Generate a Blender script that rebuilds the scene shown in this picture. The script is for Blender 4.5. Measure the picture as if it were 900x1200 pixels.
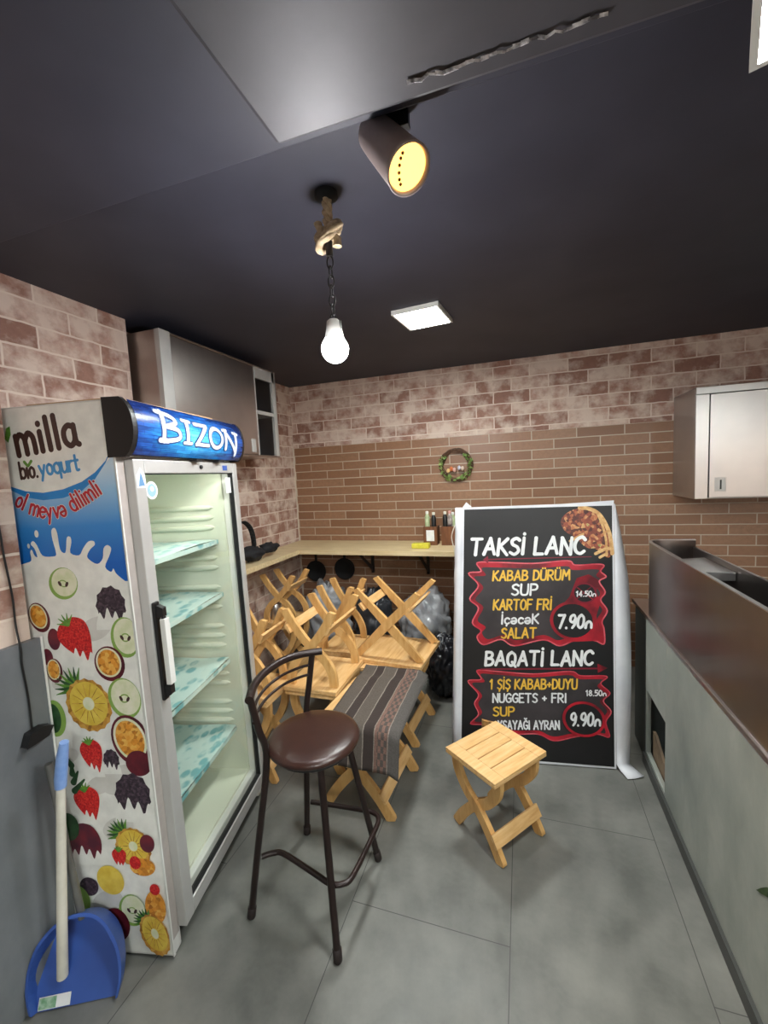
import bpy, bmesh, math, random
from mathutils import Vector, Matrix, noise as mnoise
from mathutils.geometry import tessellate_polygon
for o in list(bpy.data.objects): bpy.data.objects.remove(o)
S = bpy.context.scene
COL = S.collection
PI = math.pi
random.seed(7)

# ------------------------------------------------------------------ camera
cam_d = bpy.data.cameras.new('camera'); cam = bpy.data.objects.new('camera', cam_d); COL.objects.link(cam)
F_PX = 490.767; YAW, PITCH, ROLL = math.radians(18.346), math.radians(5.1807), math.radians(2.8215)
fwd = Vector((-math.sin(YAW)*math.cos(PITCH), math.cos(YAW)*math.cos(PITCH), -math.sin(PITCH)))
right = Vector((math.cos(YAW), math.sin(YAW), 0)); down = fwd.cross(right)
r2 = right*math.cos(ROLL) + down*math.sin(ROLL); d2 = -right*math.sin(ROLL) + down*math.cos(ROLL)
cam.matrix_world = Matrix(((r2.x, -d2.x, -fwd.x, 0), (r2.y, -d2.y, -fwd.y, 0), (r2.z, -d2.z, -fwd.z, 1.6), (0, 0, 0, 1)))
cam_d.sensor_fit = 'HORIZONTAL'; cam_d.sensor_width = 36; cam_d.lens = F_PX/900*36; cam_d.clip_start = 0.02
S.camera = cam
# ------------------------------------------------------------------ view and world
S.view_settings.view_transform = 'Standard'; S.view_settings.look = 'None'; S.view_settings.gamma = 1
S.view_settings.use_curve_mapping = False
S.view_settings.exposure = 1.95
w = bpy.data.worlds.new('world'); S.world = w; w.use_nodes = True
w.node_tree.nodes['Background'].inputs[0].default_value = (0.5, 0.55, 0.65, 1)
w.node_tree.nodes['Background'].inputs[1].default_value = 0.05
PANEL_NEAR, PANEL_VIS, PANEL_ROOM = 26.0, 42.0, 20.0     # emission of the ceiling panels
BULB_E, SPOT_E, SPOT_W = 130.0, 1.1, 9.0

# ------------------------------------------------------------------ materials
def lin(c):
    c = c/255.0
    return c/12.92 if c <= 0.04045 else ((c+0.055)/1.055)**2.4
def rgb(r, g, b): return (lin(r), lin(g), lin(b), 1)
class NT:
    def __init__(s, name):
        s.m = bpy.data.materials.new(name); s.m.use_nodes = True; s.t = s.m.node_tree
        s.b = s.t.nodes['Principled BSDF']
    def n(s, typ, **kw):
        x = s.t.nodes.new(typ)
        for k, v in kw.items():
            if k.startswith('i_'):
                key = k[2:]; key = int(key) if key.isdigit() else key
                x.inputs[key].default_value = v
            else: setattr(x, k, v)
        return x
    def l(s, a, b): s.t.links.new(a, b)
    def mix(s, fac, a, b, mode='MIX'):
        x = s.n('ShaderNodeMix', data_type='RGBA', blend_type=mode)
        for i, v in ((0, fac), (6, a), (7, b)):
            if hasattr(v, 'is_linked'): s.l(v, x.inputs[i])
            else: x.inputs[i].default_value = v
        return x.outputs[2]
    def ramp(s, fac, stops):
        x = s.n('ShaderNodeValToRGB'); e = x.color_ramp.elements
        e[0].position, e[0].color = stops[0]; e[1].position, e[1].color = stops[-1]
        for p, c in stops[1:-1]:
            q = e.new(p); q.color = c
        s.l(fac, x.inputs[0]); return x.outputs[0]
    def coord(s, kind='Object', scale=(1, 1, 1), rot=(0, 0, 0), loc=(0, 0, 0)):
        if kind == 'World': src = s.n('ShaderNodeNewGeometry').outputs['Position']
        else: src = s.n('ShaderNodeTexCoord').outputs[kind]
        mp = s.n('ShaderNodeMapping'); mp.inputs['Scale'].default_value = scale; mp.inputs['Rotation'].default_value = rot
        mp.inputs['Location'].default_value = loc
        s.l(src, mp.inputs[0]); return mp.outputs[0]
    def noise(s, vec, scale, detail=4, rough=.55):
        x = s.n('ShaderNodeTexNoise'); x.inputs['Scale'].default_value = scale; x.inputs['Detail'].default_value = detail
        x.inputs['Roughness'].default_value = rough
        s.l(vec, x.inputs['Vector']); return x.outputs[0]
    def bump(s, h, strength=.3, dist=.005):
        x = s.n('ShaderNodeBump'); x.inputs['Strength'].default_value = strength; x.inputs['Distance'].default_value = dist
        s.l(h, x.inputs['Height']); s.l(x.outputs[0], s.b.inputs['Normal'])
BW = [(.0, (0, 0, 0, 1)), (1., (1, 1, 1, 1))]
def mat(name, c, rough=.5, metal=0., c2=None, nscale=20, stretch=(1, 1, 1), bump=0, bscale=None, coat=0, spec=None, lo=.35, hi=.65):
    t = NT(name); t.b.inputs['Roughness'].default_value = rough; t.b.inputs['Metallic'].default_value = metal
    if coat: t.b.inputs['Coat Weight'].default_value = coat
    if spec is not None: t.b.inputs['Specular IOR Level'].default_value = spec
    v = t.coord('Object', stretch)
    if c2 is None: c2 = tuple(x*.88 for x in c[:3])+(1,)
    nz = t.noise(v, nscale)
    t.l(t.ramp(nz, [(lo, c), (hi, c2)]), t.b.inputs['Base Color'])
    if bump:
        nb = t.noise(v, bscale or nscale*3); t.bump(nb, bump, .003)
    return t.m
def emit(name, c, strength):
    t = NT(name); t.b.inputs['Base Color'].default_value = c; t.b.inputs['Emission Color'].default_value = c
    t.b.inputs['Emission Strength'].default_value = strength; return t.m

def brick_mat(name, axes, bw, bh, mortar, cols, mcol, fade, faden, rough=.75, bump=.35, fadecol=None, off=(0, 0)):
    t = NT(name); t.b.inputs['Roughness'].default_value = rough
    pos = t.n('ShaderNodeNewGeometry').outputs['Position']
    sp = t.n('ShaderNodeSeparateXYZ'); t.l(pos, sp.inputs[0])
    cb = t.n('ShaderNodeCombineXYZ'); t.l(sp.outputs[axes[0]], cb.inputs[0]); t.l(sp.outputs[axes[1]], cb.inputs[1])
    mp = t.n('ShaderNodeMapping'); mp.inputs['Location'].default_value = (off[0], off[1], 0); t.l(cb.outputs[0], mp.inputs[0])
    vec = mp.outputs[0]
    # slightly wavering edges
    nz0 = t.n('ShaderNodeTexNoise'); nz0.inputs['Scale'].default_value = 14; t.l(vec, nz0.inputs['Vector'])
    sc = t.n('ShaderNodeVectorMath', operation='SCALE'); sc.inputs['Scale'].default_value = .012 if fade else .002
    t.l(nz0.outputs[1], sc.inputs[0])
    ad = t.n('ShaderNodeVectorMath', operation='ADD'); t.l(vec, ad.inputs[0]); t.l(sc.outputs[0], ad.inputs[1])
    br = t.n('ShaderNodeTexBrick'); br.offset = .5
    br.inputs['Scale'].default_value = 1; br.inputs['Mortar Size'].default_value = mortar; br.inputs['Mortar Smooth'].default_value = .3
    br.inputs['Brick Width'].default_value = bw; br.inputs['Row Height'].default_value = bh; br.inputs['Bias'].default_value = 0
    br.inputs['Color1'].default_value = (0, 0, 0, 1); br.inputs['Color2'].default_value = (1, 1, 1, 1); br.inputs['Mortar'].default_value = (.5, .5, .5, 1)
    t.l(ad.outputs[0], br.inputs['Vector'])
    col = t.ramp(br.outputs['Color'], [(0, cols[0]), (.5, cols[1]), (1, cols[2])])
    n1 = t.noise(vec, 35, 6, .65); col = t.mix(t.ramp(n1, [(.38, (0, 0, 0, 1)), (.68, (.55, .55, .55, 1))]), col, cols[3])
    if fade:
        n2 = t.noise(vec, faden, 5, .6)
        ma = t.n('ShaderNodeMath', operation='MULTIPLY_ADD'); t.l(br.outputs['Color'], ma.inputs[0]); ma.inputs[1].default_value = .16; t.l(n2, ma.inputs[2])
        f = t.ramp(ma.outputs[0], [(.47, (0, 0, 0, 1)), (.70, (fade, fade, fade, 1))])
        col = t.mix(f, col, fadecol)
    col = t.mix(br.outputs['Fac'], col, mcol)
    t.l(col, t.b.inputs['Base Color'])
    inv = t.n('ShaderNodeMath', operation='SUBTRACT'); inv.inputs[0].default_value = 1; t.l(br.outputs['Fac'], inv.inputs[1])
    t.bump(inv.outputs[0], bump, .006)
    return t.m
WPC = [rgb(140, 102, 88), rgb(168, 128, 112), rgb(190, 154, 138), rgb(122, 88, 76)]
M = {}
M['paper_back'] = brick_mat('faded_brick_wallpaper_back', (0, 2), .28, .098, .005, WPC, rgb(214, 198, 184), .85, 8, fadecol=rgb(214, 197, 183), bump=.15, off=(.06, .03))
M['paper_side'] = brick_mat('faded_brick_wallpaper_side', (1, 2), .28, .098, .005, WPC, rgb(214, 198, 184), .85, 8, fadecol=rgb(214, 197, 183), bump=.15, off=(.1, .055))
M['clinker'] = brick_mat('brown_clinker_tile', (0, 2), .33, .0764, .0045, [rgb(128, 92, 68), rgb(144, 106, 80), rgb(154, 118, 92), rgb(124, 92, 70)], rgb(180, 165, 146), 0, 5, rough=.36, off=(.083, .0233))
def floor_mat():
    t = NT('grey_concrete_floor_tile'); t.b.inputs['Roughness'].default_value = .42
    v = t.coord('World')
    n1 = t.noise(v, 2.2, 8, .62); n2 = t.noise(v, 9, 6, .6)
    c = t.ramp(n1, [(.3, rgb(78, 80, 76)), (.5, rgb(102, 103, 98)), (.7, rgb(128, 128, 122))])
    c = t.mix(t.ramp(n2, [(.4, (0, 0, 0, 1)), (.75, (.5, .5, .5, 1))]), c, rgb(128, 128, 122))
    br = t.n('ShaderNodeTexBrick'); br.offset = .5
    for k, q in (('Scale', 1), ('Mortar Size', .0016), ('Mortar Smooth', .1), ('Brick Width', 1.16), ('Row Height', .572)): br.inputs[k].default_value = q
    mp = t.n('ShaderNodeMapping'); mp.inputs['Rotation'].default_value = (0, 0, PI/2); mp.inputs['Location'].default_value = (1.31, .065, 0)
    sp = t.n('ShaderNodeSeparateXYZ'); t.l(v, sp.inputs[0]); cb = t.n('ShaderNodeCombineXYZ')
    a = t.n('ShaderNodeMath', operation='ADD'); a.inputs[1].default_value = -1.312+1.16*3; t.l(sp.outputs[1], a.inputs[0])
    b = t.n('ShaderNodeMath', operation='ADD'); b.inputs[1].default_value = .065+.572*6; t.l(sp.outputs[0], b.inputs[0])
    t.l(a.outputs[0], cb.inputs[0]); t.l(b.outputs[0], cb.inputs[1]); t.l(cb.outputs[0], br.inputs['Vector'])
    c = t.mix(br.outputs['Fac'], c, rgb(66, 66, 64)); t.l(c, t.b.inputs['Base Color'])
    rr = t.ramp(n2, [(.3, (.36, .36, .36, 1)), (.7, (.55, .55, .55, 1))]); t.l(rr, t.b.inputs['Roughness'])
    return t.m
M['floor'] = floor_mat()
def slab_mat(name, a, b, c, rough=.45, sc=3):
    t = NT(name); t.b.inputs['Roughness'].default_value = rough
    v = t.coord('World', (1, 1, .6)); n1 = t.noise(v, sc, 8, .62)
    t.l(t.ramp(n1, [(.3, a), (.5, b), (.72, c)]), t.b.inputs['Base Color']); return t.m
M['concrete_panel'] = slab_mat('grey_green_concrete_panel', rgb(126, 134, 127), rgb(150, 156, 148), rgb(178, 181, 173))
M['wainscot'] = slab_mat('grey_stone_tile', rgb(88, 92, 96), rgb(108, 112, 115), rgb(128, 131, 132), .4)
M['ceiling'] = mat('black_ceiling_paint', rgb(41, 42, 54), .6, c2=rgb(50, 51, 63), nscale=3)
M['duct'] = mat('black_duct_wrap', rgb(52, 52, 58), .55, c2=rgb(64, 63, 69), nscale=4, bump=.2, bscale=12)
M['foil'] = mat('crinkled_foil_tape', rgb(225, 225, 230), .35, 0, rgb(96, 96, 102), nscale=70, bump=.6)
def steel(name, a, b, rough, axis):
    t = NT(name); t.b.inputs['Metallic'].default_value = 1; t.b.inputs['Roughness'].default_value = rough
    t.b.inputs['Anisotropic'].default_value = .4
    n1 = t.noise(t.coord('World', (1, 1, 1)), 3, 3)
    t.l(t.ramp(n1, [(.35, a), (.65, b)]), t.b.inputs['Base Color'])
    return t.m
M['steel'] = steel('brushed_stainless_steel', rgb(196, 196, 196), rgb(206, 205, 203), .33, 0)
M['steel_y'] = steel('brushed_stainless_steel_lengthwise', rgb(176, 168, 164), rgb(190, 182, 177), .3, 1)
M['trough'] = steel('smoky_stainless_steel', rgb(140, 132, 128), rgb(152, 144, 140), .32, 1)
M['dark_steel'] = mat('mottled_dark_steel', rgb(54, 54, 54), .5, .6, rgb(34, 34, 34), nscale=9)  # two dark greys mixed by noise
M['black'] = mat('black_plastic', rgb(22, 22, 23), .4)
M['matte_black'] = mat('matte_black', rgb(16, 16, 17), .8)
M['dark_gap'] = mat('dark_navy_gap', rgb(24, 26, 44), .6)
M['white'] = mat('white_enamel', rgb(222, 222, 218), .35, c2=rgb(214, 214, 208), nscale=4)
M['alu'] = mat('grey_aluminium', rgb(196, 196, 193), .35, .35, rgb(186, 186, 183), nscale=6)
M['alu_warm'] = mat('pinkish_grey_frame', rgb(184, 176, 170), .4, .2)
M['liner'] = mat('cream_green_liner', rgb(224, 225, 208), .45, c2=rgb(216, 219, 200), nscale=2)
M['wood_light'] = None
def wood(name, a, b, c, sc=(1.5, 14, 14), rough=.5, kind='Object'):
    t = NT(name); t.b.inputs['Roughness'].default_value = rough
    v = t.coord(kind, sc); n1 = t.noise(v, 4, 6, .6); n2 = t.noise(t.coord(kind), 5, 3)
    col = t.ramp(n1, [(.3, a), (.5, b), (.72, c)])
    col = t.mix(t.ramp(n2, [(.4, (0, 0, 0, 1)), (.7, (.35, .35, .35, 1))]), col, a)
    t.l(col, t.b.inputs['Base Color']); return t.m
M['pine'] = wood('varnished_pine_lengthwise', rgb(200, 152, 92), rgb(220, 178, 120), rgb(230, 196, 144), (14, 1.5, 14))
M['pine_leg'] = wood('varnished_pine_leg', rgb(196, 146, 84), rgb(214, 168, 104), rgb(224, 184, 124), (10, 10, 2))
M['pine_dark'] = wood('orange_pine', rgb(150, 96, 44), rgb(176, 118, 58), rgb(190, 134, 72), (10, 10, 2))
M['bench'] = wood('pale_bench_laminate', rgb(196, 172, 130), rgb(214, 194, 152), rgb(224, 206, 168), (1.2, 16, 16), .45, 'World')
M['caddy'] = wood('brown_caddy_wood', rgb(92, 56, 34), rgb(116, 72, 44), rgb(132, 86, 54), (12, 12, 2))
M['vinyl'] = mat('brown_vinyl', rgb(58, 36, 30), .3, c2=rgb(52, 32, 27), nscale=30, bump=.15, bscale=220)
M['brown_metal'] = mat('dark_brown_painted_tube', rgb(44, 30, 27), .35, .2, rgb(36, 25, 23), nscale=12)
M['rubber'] = mat('dark_rubber_foot', rgb(38, 28, 26), .7)
M['rope'] = mat('natural_rope', rgb(206, 188, 156), .9, c2=rgb(166, 144, 112), nscale=60, bump=.6)
M['blue'] = mat('blue_dustpan_plastic', rgb(58, 92, 168), .38, c2=rgb(52, 82, 156), nscale=5)
M['blue_pale'] = mat('pale_blue_grip', rgb(140, 172, 226), .4, c2=rgb(120, 156, 218), nscale=30)
M['offwhite'] = mat('offwhite_painted_pole', rgb(218, 214, 200), .45)
M['greytube'] = mat('grey_metal_tube', rgb(128, 128, 124), .4, .6)
M['sheet_white'] = mat('white_vinyl_sheet', rgb(224, 226, 230), .5, c2=rgb(208, 210, 216), nscale=5)
M['print_black'] = mat('black_banner_print', rgb(17, 17, 19), .5, c2=rgb(24, 23, 25), nscale=5)
M['paint_white'] = mat('white_print', rgb(236, 238, 238), .5)
M['paint_yellow'] = mat('yellow_print', rgb(236, 190, 70), .5)
def red_glow():
    t = NT('crimson_smoky_print'); t.b.inputs['Roughness'].default_value = .45
    n = t.noise(t.coord('Object'), 7, 5); t.l(t.ramp(n, [(.35, rgb(96, 14, 28)), (.65, rgb(190, 26, 46))]), t.b.inputs['Base Color']); return t.m
M['red'] = red_glow()
M['pink_line'] = mat('pink_edge_print', rgb(226, 110, 120), .5, c2=rgb(190, 50, 68), nscale=14)
M['maroon'] = mat('maroon_line_print', rgb(128, 22, 46), .5)
M['panel_grey'] = mat('dark_grey_print', rgb(64, 58, 60), .5, c2=rgb(46, 42, 44), nscale=6)
def voro(name, stops, sc, rough=.5):
    t = NT(name); t.b.inputs['Roughness'].default_value = rough
    x = t.n('ShaderNodeTexVoronoi'); x.inputs['Scale'].default_value = sc; t.l(t.coord('Object'), x.inputs['Vector'])
    n = t.noise(t.coord('Object'), sc*.8, 4); s = t.n('ShaderNodeSeparateColor'); t.l(x.outputs['Color'], s.inputs[0])
    a = t.n('ShaderNodeMath', operation='MULTIPLY_ADD'); t.l(s.outputs[0], a.inputs[0]); a.inputs[1].default_value = .6; 
    b = t.n('ShaderNodeMath', operation='MULTIPLY'); b.inputs[1].default_value = .4; t.l(n, b.inputs[0]); t.l(b.outputs[0], a.inputs[2])
    t.l(t.ramp(a.outputs[0], stops), t.b.inputs['Base Color']); return t.m
M['meat'] = voro('grilled_meat_print', [(.1, rgb(46, 20, 16)), (.32, rgb(98, 46, 34)), (.5, rgb(140, 66, 46)), (.66, rgb(176, 104, 64)), (.78, rgb(212, 164, 108)), (.84, rgb(130, 146, 74)), (.95, rgb(120, 40, 34))], 62)
M['tortilla'] = mat('tortilla_print', rgb(226, 190, 130), .5, c2=rgb(186, 136, 78), nscale=40)
M['bag_black'] = mat('black_bin_bag', rgb(20, 21, 24), .28, c2=rgb(30, 32, 38), nscale=8, bump=.5, bscale=14)
M['bag_grey'] = mat('grey_translucent_bag', rgb(176, 178, 180), .3, c2=rgb(132, 135, 140), nscale=6, bump=.6, bscale=12)
M['bag_dark'] = mat('smoky_bag', rgb(58, 60, 64), .3, c2=rgb(36, 38, 42), nscale=7, bump=.6, bscale=12)

# ------------------------------------------------------------------ mesh helper
class MB:
    def __init__(s): s.v = []; s.f = []; s.mi = []; s.sm = []; s.M = Matrix.Identity(4); s.cur = 0
    def add(s, vs, fs, mi=None, smooth=False):
        b = len(s.v); s.v += [s.M @ Vector(x) for x in vs]
        for f in fs: s.f.append([b+i for i in f]); s.mi.append(s.cur if mi is None else mi); s.sm.append(smooth)
    def box(s, a, b, mi=None):
        x0, y0, z0 = a; x1, y1, z1 = b
        v = [(x0, y0, z0), (x1, y0, z0), (x1, y1, z0), (x0, y1, z0), (x0, y0, z1), (x1, y0, z1), (x1, y1, z1), (x0, y1, z1)]
        s.add(v, [(0, 3, 2, 1), (4, 5, 6, 7), (0, 1, 5, 4), (1, 2, 6, 5), (2, 3, 7, 6), (3, 0, 4, 7)], mi)
    def prism(s, pts, h, mi=None, smooth=False):        # 3D outline points extruded by vector h
        n = len(pts); P = [Vector(p) for p in pts]; h = Vector(h)
        tri = tessellate_polygon([P])
        nrm = Vector((0, 0, 0))
        for i in range(n): nrm += P[i].cross(P[(i+1) % n])
        flip = nrm.dot(h) < 0
        v = P+[p+h for p in P]; f = []
        for t in tri:
            c = (P[t[1]]-P[t[0]]).cross(P[t[2]]-P[t[0]]).dot(h)
            t = tuple(t) if c > 0 else tuple(reversed(t))
            f.append(tuple(reversed(t))); f.append(tuple(i+n for i in t))
        s.add(v, f, mi, False)
        side = []
        for i in range(n):
            j = (i+1) % n; side.append((i, j, j+n, i+n) if not flip else (j, i, i+n, j+n))
        s.add(v, side, mi, smooth)
    def flat(s, pts, mi=None):                           # flat polygon (print)
        P = [Vector(p) for p in pts]; s.add(P, [tuple(t) for t in tessellate_polygon([P])], mi)
    def tube(s, pts, r, n=10, mi=None, caps=True, closed=False):
        P = [Vector(p) for p in pts]; R = r if isinstance(r, (list, tuple)) else [r]*len(P)
        m = len(P); T = []
        for i in range(m):
            a = P[(i-1) % m] if (closed or i > 0) else P[i]; b = P[(i+1) % m] if (closed or i < m-1) else P[i]
            T.append((b-a).normalized())
        up = Vector((0, 0, 1)) if abs(T[0].z) < .9 else Vector((1, 0, 0))
        X = T[0].cross(up).normalized(); v = []
        for i in range(m):
            X = (X-T[i]*X.dot(T[i])).normalized(); Y = T[i].cross(X)
            for k in range(n):
                a = 2*PI*k/n; v.append(P[i]+(X*math.cos(a)+Y*math.sin(a))*R[i])
        f = []
        for i in range(m if closed else m-1):
            j = (i+1) % m
            for k in range(n): f.append((i*n+k, i*n+(k+1) % n, j*n+(k+1) % n, j*n+k))
        s.add(v, f, mi, True)
        if caps and not closed: s.add(v[:n], [tuple(range(n))[::-1]], mi); s.add(v[-n:], [tuple(range(n))], mi)
    def lathe(s, prof, n=24, c=(0, 0, 0), axis=None, mi=None, smooth=True):   # prof: (radius, height)
        A = Vector((0, 0, 1)) if axis is None else Vector(axis).normalized()
        X = A.orthogonal().normalized(); Y = A.cross(X); c = Vector(c); v = []; f = []
        for r, z in prof:
            for k in range(n):
                a = 2*PI*k/n; v.append(c+A*z+(X*math.cos(a)+Y*math.sin(a))*max(r, 1e-5))
        for i in range(len(prof)-1):
            for k in range(n): f.append((i*n+k, i*n+(k+1) % n, (i+1)*n+(k+1) % n, (i+1)*n+k))
        s.add(v, f, mi, smooth)
        s.add(v[:n], [tuple(range(n))[::-1]], mi); s.add(v[-n:], [tuple(range(n))], mi)
    def sphere(s, c, r, nu=16, nv=10, mi=None, scale=(1, 1, 1), disp=0, seed=0, dscale=3, octs=3):
        v = []; f = []; c = Vector(c)
        for i in range(nv+1):
            th = PI*i/nv
            for k in range(nu):
                a = 2*PI*k/nu; d = Vector((math.sin(th)*math.cos(a), math.sin(th)*math.sin(a), math.cos(th)))
                q = 1+(disp*mnoise.turbulence(d*dscale+Vector((seed*7.3, seed*3.1, 0)), octs, octs > 3)-(disp*.6 if octs > 3 else 0) if disp else 0)
                v.append(c+Vector((d.x*scale[0], d.y*scale[1], d.z*scale[2]))*r*q)
        for i in range(nv):
            for k in range(nu): f.append((i*nu+k, (i+1)*nu+k, (i+1)*nu+(k+1) % nu, i*nu+(k+1) % nu))
        s.add(v, f, mi, True)
    def build(s, name, mats, parent=None, world=False, bevel=0, seg=2, kind=None):
        me = bpy.data.meshes.new(name); vs = s.v
        if world and parent is not None: vs = [v-parent.location for v in vs]
        me.from_pydata([tuple(v) for v in vs], [], s.f); me.update()
        if not isinstance(mats, (list, tuple)): mats = [mats]
        for m in mats: me.materials.append(m)
        me.polygons.foreach_set('material_index', s.mi); me.polygons.foreach_set('use_smooth', s.sm)
        o = bpy.data.objects.new(name, me); COL.objects.link(o)
        if parent is not None: o.parent = parent
        if bevel:
            b = o.modifiers.new('bevel', 'BEVEL'); b.width = bevel; b.segments = seg; b.limit_method = 'ANGLE'; b.angle_limit = math.radians(40)
        if kind: o['kind'] = kind
        return o
def tag(o, label, cat, group=None):
    o['label'] = label; o['category'] = cat
    if group: o['group'] = group
    return o
def thing(name, label, cat, loc=(0, 0, 0), rz=0, group=None):
    o = bpy.data.objects.new(name, None); COL.objects.link(o); o.location = loc; o.rotation_euler = (0, 0, rz); o.empty_display_size = .1
    return tag(o, label, cat, group)
def struct(name, mb, m, bevel=0): return mb.build(name, m, kind='structure', bevel=bevel)
def boxes(*bs):
    m = MB()
    for a, b in bs: m.box(a, b)
    return m
def smooth(pts, k=6, closed=False):
    P = [Vector(p) for p in pts]; n = len(P); out = []
    for i in range(n if closed else n-1):
        p0 = P[(i-1) % n] if closed or i > 0 else P[i]; p1 = P[i]; p2 = P[(i+1) % n]; p3 = P[(i+2) % n] if closed or i < n-2 else P[(i+1) % n]
        for j in range(k):
            t = j/k; out.append(.5*((2*p1)+(p2-p0)*t+(2*p0-5*p1+4*p2-p3)*t*t+(3*p1-p0-3*p2+p3)*t**3))
    if not closed: out.append(P[-1])
    return out
# ------------------------------------------------------------------ stroke lettering
class Lift:
    def __init__(s, base=.0008, step=.00003): s.h = base; s.st = step
    def __call__(s): s.h += s.st; return s.h
def ribbon(mb, pts, wd, fmap, lift, mi, taper=0):
    P = [Vector((p[0], p[1])) for p in pts]
    Q = [P[0]]
    for p in P[1:]:
        if (p-Q[-1]).length > 1e-6: Q.append(p)
    P = Q; n = len(P); h = lift(); L = []; R = []
    if n < 2: P = [P[0], P[0]+Vector((1e-4, 0))]; n = 2
    def wid(i): return wd*.5*(1-taper*(i/(n-1)))
    for i in range(n):
        a = (P[i]-P[i-1]).normalized() if i > 0 else None; b = (P[i+1]-P[i]).normalized() if i < n-1 else None
        t = b if a is None else a if b is None else (a+b).normalized() if (a+b).length > 1e-3 else a
        nn = Vector((-t.y, t.x)); k = 1
        if a is not None and b is not None: k = min(1.3, 1/max(.3, nn.dot(Vector((-a.y, a.x)))))
        L.append(P[i]+nn*wid(i)*k); R.append(P[i]-nn*wid(i)*k)
    v = [fmap(p.x, p.y, h) for p in L]+[fmap(p.x, p.y, h) for p in R]
    mb.add(v, [(i, i+n, i+1+n, i+1) for i in range(n-1)], mi)
    for c, d, i in ((P[0], (P[0]-P[1]), 0), (P[-1], (P[-1]-P[-2]), n-1)):
        a0 = math.atan2(d.y, d.x); r = wid(i)
        fan = [fmap(c.x+math.cos(a0+PI*(q/8-.5))*r, c.y+math.sin(a0+PI*(q/8-.5))*r, h) for q in range(9)]
        mb.add(fan, [tuple(range(9))], mi)
O_ = [(.27, 1), (.06, .82), (0, .5), (.06, .16), (.27, 0), (.48, .16), (.54, .5), (.48, .82), (.27, 1)]
def sc_(pts, k, dy=0, kx=None): return [(x*(kx or k), y*k+dy) for x, y in pts]
o_ = sc_(O_, .62, 0, .8)
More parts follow.
